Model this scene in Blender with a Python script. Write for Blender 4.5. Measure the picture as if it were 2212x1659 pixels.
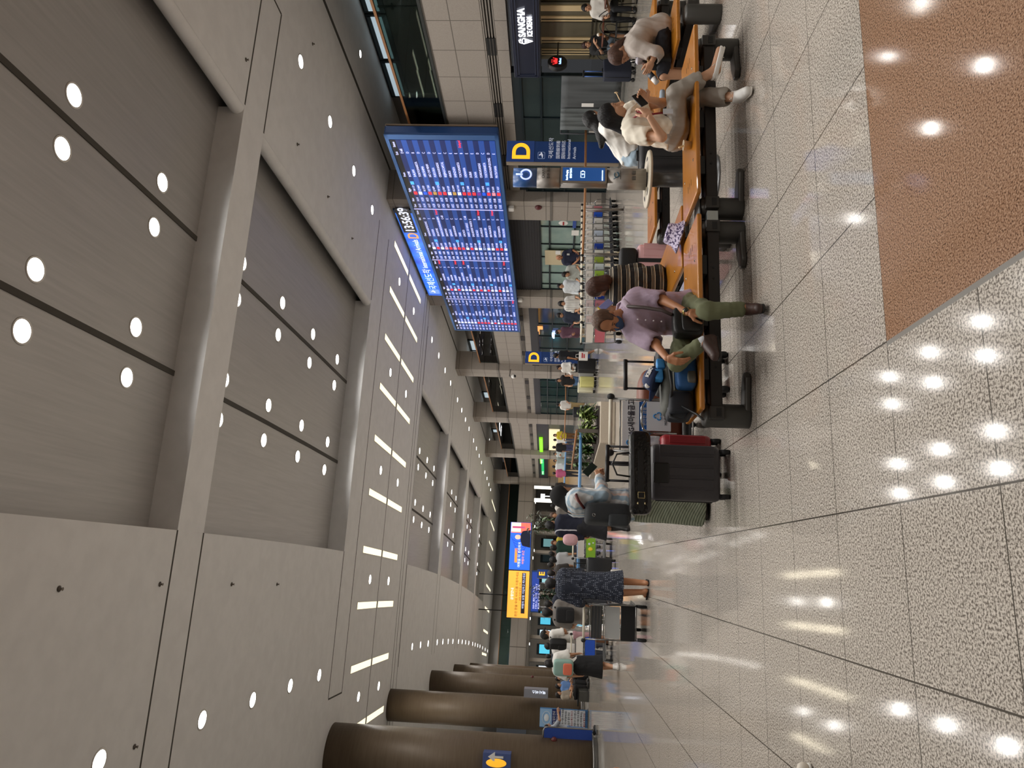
import bpy, bmesh, math, random
import numpy as np
from mathutils import Vector, Matrix
from math import radians, sin, cos, pi, sqrt, hypot, atan2
for o in list(bpy.data.objects): bpy.data.objects.remove(o)
SC = bpy.context.scene; COL = SC.collection
random.seed(7)
# ------------------------------------------------------------------ camera (phone held sideways: world up is picture left)
H = 1.58; FPX = 1560.0
def cam_basis():
    y, p, r = radians(13.9598), radians(3.5435), radians(1.8760)
    f = Vector((sin(y)*cos(p), cos(y)*cos(p), sin(p))); rt = Vector((cos(y), -sin(y), 0)); up = rt.cross(f)
    return cos(r)*rt+sin(r)*up, -sin(r)*rt+cos(r)*up, f
RT, UP, FW = cam_basis()
cam = bpy.data.cameras.new('camera'); camo = bpy.data.objects.new('camera', cam); COL.objects.link(camo)
cam.sensor_fit = 'HORIZONTAL'; cam.sensor_width = 36; cam.lens = FPX/2212*36; cam.clip_end = 400; cam.clip_start = .05
X_, Y_, Z_ = -UP, RT, -FW
camo.matrix_world = Matrix(((X_.x, Y_.x, Z_.x, 0), (X_.y, Y_.y, Z_.y, 0), (X_.z, Y_.z, Z_.z, H), (0, 0, 0, 1)))
SC.camera = camo
# ------------------------------------------------------------------ world, exposure
w = bpy.data.worlds.new('world'); SC.world = w; w.use_nodes = True
w.node_tree.nodes['Background'].inputs[0].default_value = (.9, .93, 1, 1); w.node_tree.nodes['Background'].inputs[1].default_value = .04
vs = SC.view_settings; vs.view_transform = 'Standard'; vs.look = 'None'; vs.gamma = 1; vs.exposure = 0; vs.use_curve_mapping = False
SC.cycles.use_denoising = True; SC.cycles.sample_clamp_indirect = 4; SC.cycles.max_bounces = 8; SC.cycles.transparent_max_bounces = 16
SC.cycles.use_light_tree = True; SC.cycles.caustics_reflective = False; SC.cycles.caustics_refractive = False
LAMP_W = 18.0      # watts of one ceiling downlight
# ------------------------------------------------------------------ measuring helpers: where a sight line meets the floor or a given depth
def ray(x, y): return RT*(1659-y-829.5) + UP*(-(x-1106)) + FW*FPX
def F(x, y, z=0.0):
    d = ray(x, y); t = (z-H)/d.z; return Vector((d.x*t, d.y*t, z))
def P(x, y, Y):
    d = ray(x, y); t = Y/d.y; return Vector((d.x*t, Y, H+d.z*t))
def Bd(u, s):      # the hall bends gently left beyond s = 10
    t = max(s-10, 0); return u-.001*t*t, s+u*.002*t
# ------------------------------------------------------------------ materials
def lin(c):
    if isinstance(c, str): c = tuple(int(c[i:i+2], 16) for i in (0, 2, 4))
    return tuple(((v/255)/12.92 if v/255 <= .04045 else ((v/255+.055)/1.055)**2.4) for v in c)
MATS = {}
def mat(c, rough=.55, metal=0., emit=0., noise=None, bump=None, stripes=None, spec=.5, coat=0., name=None, check=None, dots=None):
    key = (str(c), rough, metal, emit, str(noise), str(bump), str(stripes), spec, coat, str(check), str(dots))
    if key in MATS: return MATS[key]
    m = bpy.data.materials.new(name or 'surface'); m.use_nodes = True; nt = m.node_tree; N = nt.nodes; L = nt.links
    b = N['Principled BSDF']; rgb = lin(c)
    b.inputs['Base Color'].default_value = (*rgb, 1); b.inputs['Roughness'].default_value = rough; b.inputs['Metallic'].default_value = metal
    b.inputs['Specular IOR Level'].default_value = spec; b.inputs['Coat Weight'].default_value = coat
    tc = N.new('ShaderNodeTexCoord')
    def nz(scale, st=None, det=3):
        n = N.new('ShaderNodeTexNoise'); n.inputs['Scale'].default_value = scale; n.inputs['Detail'].default_value = det
        if st:
            mp = N.new('ShaderNodeMapping'); mp.inputs['Scale'].default_value = st; L.new(tc.outputs['Object'], mp.inputs[0]); L.new(mp.outputs[0], n.inputs['Vector'])
        else: L.new(tc.outputs['Object'], n.inputs['Vector'])
        return n
    src = None
    def mix(fac, a, c2):
        mx = N.new('ShaderNodeMix'); mx.data_type = 'RGBA'; L.new(fac, mx.inputs[0])
        if a is None: mx.inputs[6].default_value = (*rgb, 1)
        else: L.new(a, mx.inputs[6])
        mx.inputs[7].default_value = (*lin(c2), 1); return mx.outputs[2]
    if stripes:    # list of (axis vector, period, duty, colour, offset)
        for ax, per, duty, col, off in stripes:
            vm = N.new('ShaderNodeVectorMath'); vm.operation = 'DOT_PRODUCT'; vm.inputs[1].default_value = ax; L.new(tc.outputs['Object'], vm.inputs[0])
            a = N.new('ShaderNodeMath'); a.operation = 'ADD'; a.inputs[1].default_value = off; L.new(vm.outputs['Value'], a.inputs[0])
            w2 = N.new('ShaderNodeMath'); w2.operation = 'WRAP'; w2.inputs[1].default_value = per; w2.inputs[2].default_value = 0; L.new(a.outputs[0], w2.inputs[0])
            l2 = N.new('ShaderNodeMath'); l2.operation = 'LESS_THAN'; l2.inputs[1].default_value = per*duty; L.new(w2.outputs[0], l2.inputs[0])
            src = mix(l2.outputs[0], src, col)
    if dots:       # (spacing, radius share, colour)
        v = N.new('ShaderNodeTexVoronoi'); v.inputs['Scale'].default_value = 1/dots[0]; v.inputs['Randomness'].default_value = .15; L.new(tc.outputs['Object'], v.inputs['Vector'])
        l2 = N.new('ShaderNodeMath'); l2.operation = 'LESS_THAN'; l2.inputs[1].default_value = dots[1]; L.new(v.outputs['Distance'], l2.inputs[0])
        src = mix(l2.outputs[0], src, dots[2])
    if noise:      # (scale, colour 2, contrast, stretch)
        n = nz(noise[0], noise[3] if len(noise) > 3 else None); r = N.new('ShaderNodeMapRange'); k = noise[2] if len(noise) > 2 else .3
        r.inputs[1].default_value = .5-k/2; r.inputs[2].default_value = .5+k/2; L.new(n.outputs['Fac'], r.inputs[0]); src = mix(r.outputs[0], src, noise[1])
    if src is not None: L.new(src, b.inputs['Base Color'])
    if emit:
        b.inputs['Emission Strength'].default_value = emit
        if src is not None: L.new(src, b.inputs['Emission Color'])
        else: b.inputs['Emission Color'].default_value = (*rgb, 1)
        m.cycles.emission_sampling = 'NONE' if emit < 60 else 'AUTO'
    if bump:       # (scale, strength, stretch)
        n = nz(bump[0], bump[2] if len(bump) > 2 else None, 4); bp = N.new('ShaderNodeBump'); bp.inputs['Strength'].default_value = bump[1]; bp.inputs['Distance'].default_value = .02
        L.new(n.outputs['Fac'], bp.inputs['Height']); L.new(bp.outputs[0], b.inputs['Normal'])
    MATS[key] = m; return m
def glass(tint='dfe9e6', refl=.12, name='glass'):
    k = ('glass', tint, refl)
    if k in MATS: return MATS[k]
    m = bpy.data.materials.new(name); m.use_nodes = True; N = m.node_tree.nodes; L = m.node_tree.links; N.remove(N['Principled BSDF'])
    t = N.new('ShaderNodeBsdfTransparent'); t.inputs[0].default_value = (*lin(tint), 1); g = N.new('ShaderNodeBsdfGlossy'); g.inputs['Roughness'].default_value = .02
    fr = N.new('ShaderNodeLayerWeight'); fr.inputs[0].default_value = refl; mx = N.new('ShaderNodeMixShader')
    L.new(fr.outputs['Fresnel'], mx.inputs[0]); L.new(t.outputs[0], mx.inputs[1]); L.new(g.outputs[0], mx.inputs[2]); L.new(mx.outputs[0], N['Material Output'].inputs[0])
    MATS[k] = m; return m
# ------------------------------------------------------------------ mesh builder
ORG = {}
class MB:
    def __init__(s): s.v = []; s.f = []; s.sm = []
    def add(s, vs, fs, smooth=False):
        n = len(s.v); s.v += [tuple(v) for v in vs]; s.f += [tuple(i+n for i in f) for f in fs]; s.sm += [smooth]*len(fs); return s
    BF = [(0, 3, 2, 1), (4, 5, 6, 7), (0, 1, 5, 4), (1, 2, 6, 5), (2, 3, 7, 6), (3, 0, 4, 7)]
    def box(s, x0, x1, y0, y1, z0, z1):
        return s.add([(x0, y0, z0), (x1, y0, z0), (x1, y1, z0), (x0, y1, z0), (x0, y0, z1), (x1, y0, z1), (x1, y1, z1), (x0, y1, z1)], s.BF)
    def obox(s, c, sz, rz=0., M=None):     # oriented box, c = centre
        R = M or Matrix.Rotation(rz, 3, 'Z'); c = Vector(c); h = [v/2 for v in sz]
        return s.add([c+R@Vector((a*h[0], b*h[1], d*h[2])) for d in (-1, 1) for a, b in ((-1, -1), (1, -1), (1, 1), (-1, 1))], s.BF)
    def bb(s, u0, u1, s0, s1, z0, z1, step=3.):   # box bent with the hall
        n = max(1, int(abs(s1-s0)/step+.5)); vs = []; fs = []
        for i in range(n+1):
            q = s0+(s1-s0)*i/n
            for u, z in ((u0, z0), (u1, z0), (u1, z1), (u0, z1)): vs.append((*Bd(u, q), z))
        for i in range(n):
            a = i*4
            for k in range(4): fs.append((a+k, a+4+k, a+4+(k+1) % 4, a+(k+1) % 4))
        fs += [(0, 1, 2, 3), (4*n+3, 4*n+2, 4*n+1, 4*n)]
        return s.add(vs, fs)
    def bprof(s, prof, s0, s1, step=3., smooth=True):
        n = max(1, int((s1-s0)/step+.5)); m = len(prof); vs = []; fs = []
        for i in range(n+1):
            q = s0+(s1-s0)*i/n
            for u, z in prof: vs.append((*Bd(u, q), z))
        for i in range(n):
            for k in range(m): fs.append((i*m+k, (i+1)*m+k, (i+1)*m+(k+1) % m, i*m+(k+1) % m))
        fs += [tuple(range(m)), tuple(range(n*m+m-1, n*m-1, -1))]
        return s.add(vs, fs, smooth)
    def tube(s, pts, r, n=8, closed=False, caps=True):
        pts = [Vector(p) for p in pts]; m = len(pts); rs = r if isinstance(r, (list, tuple)) else [r]*m
        rings = []; nor = None
        for i in range(m):
            if closed: t = pts[(i+1) % m]-pts[i-1]
            else: t = pts[min(i+1, m-1)]-pts[max(i-1, 0)]
            t.normalize()
            if nor is None: nor = t.orthogonal().normalized()
            else:
                nor = nor-t*nor.dot(t); nor = nor.normalized() if nor.length > 1e-6 else t.orthogonal().normalized()
            bn = t.cross(nor); rings.append([pts[i]+(nor*cos(2*pi*k/n)+bn*sin(2*pi*k/n))*rs[i] for k in range(n)])
        fs = []; mm = m if closed else m-1
        for i in range(mm):
            j = (i+1) % m
            for k in range(n): fs.append((i*n+k, i*n+(k+1) % n, j*n+(k+1) % n, j*n+k))
        base = len(s.v); s.add([v for q in rings for v in q], fs, True)
        if caps and not closed:
            s.f += [tuple(base+k for k in range(n-1, -1, -1)), tuple(base+(m-1)*n+k for k in range(n))]; s.sm += [False, False]
        return s
    def cyl(s, a, b, r, r2=None, n=20): return s.tube([a, b], [r, r if r2 is None else r2], n)
    def lathe(s, c, prof, n=24, M=None):   # prof: (radius, height) from bottom to top round z (or M's z)
        c = Vector(c); R = M or Matrix.Identity(3); vs = []; fs = []; m = len(prof)
        for r, z in prof:
            for k in range(n): vs.append(c+R@Vector((r*cos(2*pi*k/n), r*sin(2*pi*k/n), z)))
        for i in range(m-1):
            for k in range(n): fs.append((i*n+k, i*n+(k+1) % n, (i+1)*n+(k+1) % n, (i+1)*n+k))
        b = len(s.v); s.add(vs, fs, True)
        if prof[0][0] > 1e-5: s.f.append(tuple(b+k for k in range(n-1, -1, -1))); s.sm.append(False)
        if prof[-1][0] > 1e-5: s.f.append(tuple(b+(m-1)*n+k for k in range(n))); s.sm.append(False)
        return s
    def ell(s, c, r, n=16, m=10, M=None):
        c = Vector(c); R = M or Matrix.Identity(3); vs = []; fs = []
        for i in range(m+1):
            a = pi*i/m-pi/2
            for k in range(n): vs.append(c+R@Vector((r[0]*cos(a)*cos(2*pi*k/n), r[1]*cos(a)*sin(2*pi*k/n), r[2]*sin(a))))
        for i in range(m):
            for k in range(n): fs.append((i*n+k, i*n+(k+1) % n, (i+1)*n+(k+1) % n, (i+1)*n+k))
        return s.add(vs, fs, True)
    def prism(s, poly, o, ax, ay, az, h, smooth=False):   # polygon in plane (ax, ay) at o pushed h along az
        o, ax, ay, az = map(Vector, (o, ax, ay, az)); n = len(poly)
        vs = [o+ax*a+ay*b for a, b in poly]; vs += [v+az*h for v in vs]
        fs = [(k, (k+1) % n, n+(k+1) % n, n+k) for k in range(n)]
        s.add(vs, fs, smooth); b = len(s.v)-2*n
        s.f += [tuple(b+k for k in range(n-1, -1, -1)), tuple(b+n+k for k in range(n))]; s.sm += [False, False]; return s
    def build(s, name, m, parent=None, bevel=0., sub=0, org=None):
        me = bpy.data.meshes.new(name)
        o0 = Vector(org) if org is not None else (ORG[parent.name] if parent is not None else Vector((0, 0, 0)))
        me.from_pydata([tuple(Vector(v)-o0) for v in s.v], [], s.f); me.polygons.foreach_set('use_smooth', s.sm)
        bm = bmesh.new(); bm.from_mesh(me)
        bmesh.ops.remove_doubles(bm, verts=bm.verts, dist=1e-6); bmesh.ops.recalc_face_normals(bm, faces=bm.faces); bm.to_mesh(me); bm.free()
        if m: me.materials.append(m)
        ob = bpy.data.objects.new(name, me); COL.objects.link(ob)
        if parent is not None: ob.parent = parent
        else: ob.location = o0
        ORG[ob.name] = o0
        if bevel:
            md = ob.modifiers.new('edge', 'BEVEL'); md.width = bevel; md.segments = 2; md.limit_method = 'ANGLE'; md.angle_limit = radians(40)
        if sub:
            md = ob.modifiers.new('sub', 'SUBSURF'); md.levels = md.render_levels = sub
        return ob
def rpoly(w, h, r, n=5, cx=0, cy=0):      # rounded rectangle
    out = []
    for qx, qy, a0 in ((w/2-r, -h/2+r, -pi/2), (w/2-r, h/2-r, 0), (-w/2+r, h/2-r, pi/2), (-w/2+r, -h/2+r, pi)):
        for i in range(n+1): a = a0+pi/2*i/n; out.append((cx+qx+r*cos(a), cy+qy+r*sin(a)))
    return out
def tag(o, label, cat, group=None, kind=None):
    o['label'] = label; o['category'] = cat
    if group: o['group'] = group
    if kind: o['kind'] = kind
    return o
def thing(name, label, cat, loc=(0, 0, 0), group=None, rz=0.):
    o = bpy.data.objects.new(name, None); COL.objects.link(o); o.empty_display_size = .1; ORG[o.name] = Vector(loc); o.location = loc; o.rotation_euler.z = rz
    if rz: ORG[o.name] = Vector((0, 0, 0))
    return tag(o, label, cat, group)
def local(name, label, cat, group=None):   # a thing built round its own origin, then moved with place()
    o = bpy.data.objects.new(name, None); COL.objects.link(o); ORG[o.name] = Vector((0, 0, 0)); return tag(o, label, cat, group)
def place(o, loc, rz=0., sc=1.):
    o.location = loc; o.rotation_euler.z = rz; o.scale = (sc, sc, sc); return o
def dup(root, label=None, group=None):
    def cp(o, par):
        c = o.copy(); COL.objects.link(c); ORG[c.name] = ORG.get(o.name, Vector((0, 0, 0)))
        if par is not None: c.parent = par
        for ch in list(o.children): cp(ch, c)
        return c
    r = cp(root, None)
    if label: r['label'] = label
    if group: r['group'] = group
    return r
def struct(o): o['kind'] = 'structure'; return o
ORD = 'nearest second third fourth fifth sixth seventh eighth ninth tenth eleventh twelfth thirteenth fourteenth fifteenth sixteenth seventeenth eighteenth nineteenth twentieth'.split()
FONTC = {}
def text(body, name, m, parent, o, ax, ay, size, align='LEFT', extrude=.002, bold=0., sx=1., lead=1., va='TOP_BASELINE', fit=None):
    """lettering as a mesh; o = world anchor, ax = reading direction, ay = letter-up direction"""
    cu = bpy.data.curves.new('t', 'FONT'); cu.body = body; cu.size = size; cu.align_x = align; cu.extrude = extrude; cu.resolution_u = 2 if size < .2 else 8; cu.space_line = lead; cu.offset = bold; cu.align_y = va
    ob = bpy.data.objects.new('t', cu); me = bpy.data.meshes.new_from_object(ob)
    bpy.data.objects.remove(ob); bpy.data.curves.remove(cu)
    if fit: xs = [v.co.x for v in me.vertices]; sx = fit/max(max(xs)-min(xs), 1e-3)
    ax = Vector(ax).normalized(); ay = Vector(ay).normalized(); az = ax.cross(ay); o = Vector(o)-ORG[parent.name]
    M = Matrix(((ax.x*sx, ay.x, az.x, o.x), (ax.y*sx, ay.y, az.y, o.y), (ax.z*sx, ay.z, az.z, o.z), (0, 0, 0, 1)))
    me.transform(M); me.name = name; me.materials.clear(); me.materials.append(m)
    t = bpy.data.objects.new(name, me); COL.objects.link(t); t.parent = parent; ORG[t.name] = ORG[parent.name]; return t
# ================================================================== THE HALL
ZC = 8.17; ZR = 8.72
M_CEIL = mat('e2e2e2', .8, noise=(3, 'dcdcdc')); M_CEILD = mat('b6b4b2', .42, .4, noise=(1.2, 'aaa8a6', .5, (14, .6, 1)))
M_GROOVE = mat('4a4742', .9); M_STONE = mat('a39b92', .6, noise=(40, '968e85', .6)); M_DARK = mat('2b2d33', .5); M_FRAME = mat('1c2a30', .35, .3)
M_STEEL = mat('9a9a98', .28, .9, noise=(8, '8c8c8a', .5, (1, 1, 30))); M_CHROME = mat('b9b9b9', .12, 1.); M_BLACK = mat('0d0d0e', .5); M_RUBBER = mat('141414', .7)
M_WOODR = mat('a5754a', .4, noise=(6, '8f5f38', .5, (1, 1, 14))); M_WHITE = mat('e8e6e2', .5); M_GLASS = glass(); M_GLASSB = glass('9fb0ac', .18)
def floor_mat():
    m = bpy.data.materials.new('polished granite'); m.use_nodes = True; nt = m.node_tree; N = nt.nodes; L = nt.links; b = N['Principled BSDF']
    g = N.new('ShaderNodeNewGeometry'); sx = N.new('ShaderNodeSeparateXYZ'); L.new(g.outputs['Position'], sx.inputs[0])
    def M(op, a, c=None, d=None):
        n = N.new('ShaderNodeMath'); n.operation = op
        for i, v in enumerate((a, c, d)):
            if v is None: continue
            if isinstance(v, (int, float)): n.inputs[i].default_value = v
            else: L.new(v, n.inputs[i])
        return n.outputs[0]
    x, y = sx.outputs[0], sx.outputs[1]
    t = M('MAXIMUM', M('SUBTRACT', y, 10.), 0.); u = M('ADD', x, M('MULTIPLY', M('MULTIPLY', t, t), .001))
    du = M('PINGPONG', M('ADD', u, 76.8-.352), .384); dv = M('PINGPONG', M('ADD', y, 75.7-3.415), .3785)
    joint = M('MAXIMUM', M('LESS_THAN', du, .0042), M('LESS_THAN', dv, .0034))
    def noise(s, d=2., r=.55):
        n = N.new('ShaderNodeTexNoise'); n.inputs['Scale'].default_value = s; n.inputs['Detail'].default_value = d; n.inputs['Roughness'].default_value = r; L.new(g.outputs['Position'], n.inputs['Vector']); return n.outputs['Fac']
    def ramp(f, stops):
        r = N.new('ShaderNodeValToRGB'); e = r.color_ramp.elements
        while len(e) < len(stops): e.new(.5)
        for k, (p, c) in enumerate(stops): e[k].position = p; e[k].color = (*lin(c), 1)
        L.new(f, r.inputs[0]); return r.outputs[0]
    def mixc(f, a, c):
        n = N.new('ShaderNodeMix'); n.data_type = 'RGBA'
        L.new(f, n.inputs[0])
        for i, v in ((6, a), (7, c)):
            if isinstance(v, str): n.inputs[i].default_value = (*lin(v), 1)
            else: L.new(v, n.inputs[i])
        return n.outputs[2]
    grey = ramp(noise(92, 2.), [(.34, '625b54'), (.45, '8f877e'), (.53, 'c3bbb0'), (.68, 'd6cec4')])
    brown = ramp(noise(120, 2.5, .65), [(.36, '4c3527'), (.47, '8f6d55'), (.56, 'a5836a'), (.68, 'bb9c84')])
    isb = M('MULTIPLY', M('GREATER_THAN', x, 1.118), M('LESS_THAN', y, 3.415))
    strip = M('MULTIPLY', M('MULTIPLY', M('GREATER_THAN', x, 1.098), M('LESS_THAN', x, 1.122)), M('LESS_THAN', y, 3.415))
    col = mixc(isb, mixc(joint, grey, '4d4841'), brown); col = mixc(strip, col, '8b8883')
    L.new(col, b.inputs['Base Color']); b.inputs['Roughness'].default_value = .17; b.inputs['Specular IOR Level'].default_value = .55
    rr = N.new('ShaderNodeMapRange'); rr.inputs[3].default_value = .055; rr.inputs[4].default_value = .1; L.new(noise(1.3), rr.inputs[0]); L.new(rr.outputs[0], b.inputs['Roughness'])
    return m
fl = MB(); fl.add([(-45, -16, 0), (32, -16, 0), (32, 150, 0), (-45, 150, 0)], [(0, 1, 2, 3)]); struct(fl.build('floor', floor_mat()))
COFF = [(2.9, 12.66), (13.65, 23.31), (33.9, 43.4), (44.5, 54.1), (55.6, 65.0), (66.1, 74.5)]
S0, S1 = -14., 108.
c = MB(); c.bb(-24, .3, S0, S1, ZC, ZR); c.bb(8.85, 19, S0, S1, ZC, 8.47)
lip = [(8.85+.15*cos(a)-.02, ZC+.15+.15*sin(a)) for a in [pi*1.5-pi*k/8 for k in range(9)]]+[(8.86, 8.47), (8.86, ZC+.004)]
c.bprof(lip, S0, S1); prev = S0
for a, b_ in COFF+[(S1, S1)]: c.bb(.3, 8.85, prev, a, ZC, ZR); prev = b_
struct(c.build('ceiling', M_CEIL))
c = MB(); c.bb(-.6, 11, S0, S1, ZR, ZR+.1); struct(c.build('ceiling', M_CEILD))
# shadow-gap reveals: beam outlines, coffer groove lines, long reveal at the wall
g = MB(); zt = ZC-.004
def seam(u0, u1, s, wd=.045): g.bb(u0, u1, s-wd/2, s+wd/2, zt, ZC+.02)
for s in (12.66, 13.65): seam(-12, .3, s); seam(8.9, 12, s)
g.bb(11.97, 12.02, 12.66, 13.65, zt, ZC+.02)
for s, u0 in ((23.31, -4.05), (24.8, -4.1)): seam(u0, .3, s); seam(8.9, 12, s)
seam(.3, 8.9, 24.8); g.bb(-4.1, -4.05, 23.31, 24.8, zt, ZC+.02)
for s in (28.6, 32.6, 33.1, 33.8): seam(-13, 14.4, s, .05)
for a, b_ in COFF[2:]: seam(-4.1, .3, a-.02); seam(-4.1, .3, b_+.02); seam(8.9, 12, a-.02); seam(8.9, 12, b_+.02)
g.bb(14.42, 14.56, S0, S1, zt, ZC+.02); struct(g.build('trim_1', M_GROOVE))
g = MB()
for a, b_ in COFF:
    for u in (3.15, 5.88): g.bb(u-.05, u+.05, a-.3, b_+.5, ZR-.02, ZR+.02)
struct(g.build('trim_2', M_GROOVE))
# sprinkler heads in the plain ceiling
sp = None
for k, (x, y) in enumerate([(127, 1272), (345, 1262), (500, 1262), (598, 1262), (290, 1613), (531, 129), (642, 312), (675, 95), (708, 425), (760, 515)]):
    if sp is None:
        sp = local('sprinkler_head', '', 'sprinkler'); MB().lathe((0, 0, 0), [(.035, 0), (.045, -.008), (.02, -.02), (.012, -.05), (.025, -.055)], 12).build('body', mat('6f675f', .4, .5), sp)
    o = sp if k == 0 else dup(sp); o['label'] = 'tiny sprinkler head dotted on the plain grey ceiling'; o['group'] = 'sprinkler heads in the ceiling'; place(o, F(x, y, ZC))
# ------------------------------------------------------------------ downlights: one lamp, copied
M_LENS = mat('fffaf2', .3, emit=9.); lamp_no = 0
def make_lamp():
    r = local('downlight', '', 'ceiling lamp')
    MB().lathe((0, 0, 0), [(.155, -.002), (.185, -.014), (.195, 0)], 28).build('trim_ring', mat('d9d7d3', .4), r)
    MB().lathe((0, 0, 0), [(.0, -.006), (.16, -.005)], 28).build('lens', M_LENS, r); return r
LAMP = make_lamp(); LIGHTS = {}
def lamp(u, s, z, label, group, watt=1., cone=None, sc=1., light=True):
    global lamp_no
    o = LAMP if lamp_no == 0 else dup(LAMP); lamp_no += 1
    o['label'] = label; o['group'] = group; X, Y = Bd(u, s); place(o, (X, Y, z), 0, sc)
    if light:
        k = round(watt, 2)
        if k not in LIGHTS:
            l = bpy.data.lights.new('lamp_light', 'AREA'); l.shape = 'DISK'; l.size = .32; l.energy = LAMP_W*watt; l.color = (1, .97, .93); l.spread = radians(150); LIGHTS[k] = l
        lo = bpy.data.objects.new('light', LIGHTS[k]); COL.objects.link(lo); lo.location = (0, 0, -.02); lo.parent = o
for ci, (a, b_) in enumerate(COFF):
    first = [3.92, 14.72, 34.9, 45.5, 56.2, 66.9][ci]
    for r in range(4 if ci < 5 else 3):
        for k, u in enumerate((6.3, 5.43, 3.58, 2.70)):
            nm = ('first', 'second', 'third', 'fourth')[k]
            lamp(u, first+2.45*r, ZR, f'round downlight in {ORD[ci]} dark ceiling coffer, {ORD[r]} row, {nm} from the flight board side', f'downlights in the {ORD[ci]} coffer', 1.0)
for i, s in enumerate((2.6, 5.1, 7.6, 10.1, 12.55, 15.0, 17.4, 19.88, 22.27, 35.2, 37.6, 40.1, 42.5, 46, 48.4, 50.75, 53.2, 56.6, 59.1, 61.5, 63.9, 67.5, 70, 72.5, 74.8)):
    lamp(11.83-.004*max(0, s-20), s, ZC, f'round downlight, {i+1} along the ceiling row beside the flight board wall', 'downlights beside the flight board wall')
for i, s in enumerate((1.6, 4.1, 6.5, 9, 11.43, 14.74, 17.2, 19.65, 22.1, 37, 39.4, 41.9, 45.3, 47.75, 50.3, 52.8, 56.1, 58.6, 61, 63.5, 66.8, 69.2, 71.7, 74.2, 77.3, 80.6, 84, 87.1, 90.7, 94.4, 99.6, 104.8)):
    lamp(-3.13-.011*max(0, s-11), s, ZC, f'round downlight, {i+1} along the ceiling row beside the round columns', 'downlights beside the round columns')
for i, (u, s) in enumerate([(u, s) for u in (11.3, 7.4, 3.5, -.52, -4.5) for s in (27.1, 30.25)]):
    lamp(u, s, ZC, f'round downlight between the ceiling strip lights, {ORD[i//2]} pair from the board, {("near","far")[i%2]} one', 'downlights among the strip lights')
for i, s in enumerate((-1, -4, -7, -10, 20, 25, 30, 38, 46)): lamp(-9.5, s, ZC, f'round downlight behind the round columns, number {i+1}', 'downlights behind the columns', 1.)
for i, (u, s) in enumerate([(u, s) for s in (-2.5, -6., -9.5) for u in (2.7, 6.3, 11)]): lamp(u, s, ZC, f'round downlight in the ceiling over the entrance side, number {i+1}', 'downlights over the entrance side', 1.)
for i, (u, s) in enumerate([(15.6, 19.2), (15.6, 27.2), (15.6, 36.8), (15.6, 39), (15.6, 48), (15.6, 50.5), (15.6, 59), (15.6, 70)]): lamp(u, s, ZC, f'small downlight over the upper gallery, {ORD[i]} along', 'downlights over the gallery', .4, sc=.7)
# strip lights, two bands
M_STRIP = mat('fff3cf', .4, emit=1.25)
st = local('strip_light', '', 'strip light'); MB().box(-.135, .135, -1.42, 1.42, -.012, .01).build('frame', mat('c9c5bd', .5), st); MB().box(-.115, .115, -1.4, 1.4, -.016, -.008).build('diffuser', M_STRIP, st); n = 0
sl = bpy.data.lights.new('strip_glow', 'AREA'); sl.shape = 'RECTANGLE'; sl.size = .22; sl.size_y = 2.8; sl.energy = 5; sl.color = (1, .9, .72)
def strip(u, s, label, group):
    global n
    o = st if n == 0 else dup(st); n += 1; o['label'] = label; o['group'] = group; X, Y = Bd(u, s); place(o, (X, Y, ZC), .002*max(0, s-10))
    lo = bpy.data.objects.new('light', sl); COL.objects.link(lo); lo.parent = o; lo.location = (0, 0, -.03)
for j, s in enumerate((27.05, 30.12)):
    for i, u in enumerate((12.3, 10.35, 8.4, 6.45, 4.47, 2.5, .48, -1.42, -3.48, -5.5, -7.5)): strip(u, s, f'cream ceiling strip light in the {("nearer","farther")[j]} band, {i+1} counted from the flight board', f'{("nearer","farther")[j]} band of strip lights')
for j, s in enumerate((78.3, 81.2)):
    for i, u in enumerate((11, 8.8, 6.6, 4.4, 2.2, 0, -2.2, -4.4)): strip(u, s, f'cream strip light above the far bridge, {("front","back")[j]} band, {i+1} from the right', 'strip lights above the far bridge')
# ------------------------------------------------------------------ round columns on the left
M_COL = mat('6f604e', .5, .15, noise=(2, '625341', .5, (1, 1, 14)))
for i, (u, s, r) in enumerate([(-5.75, 24.3, .87), (-5.5, 32.75, .63), (-5.6, 44.1, .63), (-5.75, 54.8, .63), (-5.9, 66, .63)]):
    X, Y = Bd(u, s); c = MB(); c.cyl((X, Y, .12), (X, Y, ZC), r, n=48); co = struct(c.build('column', M_COL))
    b = MB(); b.lathe((X, Y, 0), [(r+.03, 0), (r+.03, .11), (r+.015, .14), (r-.02, .15)], 48).build('base_ring', M_STEEL, co)
    r2 = MB(); r2.tube([(X+(r+.12)*cos(k*pi/18), Y+(r+.12)*sin(k*pi/18), .14) for k in range(36)], .025, 8, closed=True); r2.build('guard_rail', M_STEEL, co)
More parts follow.
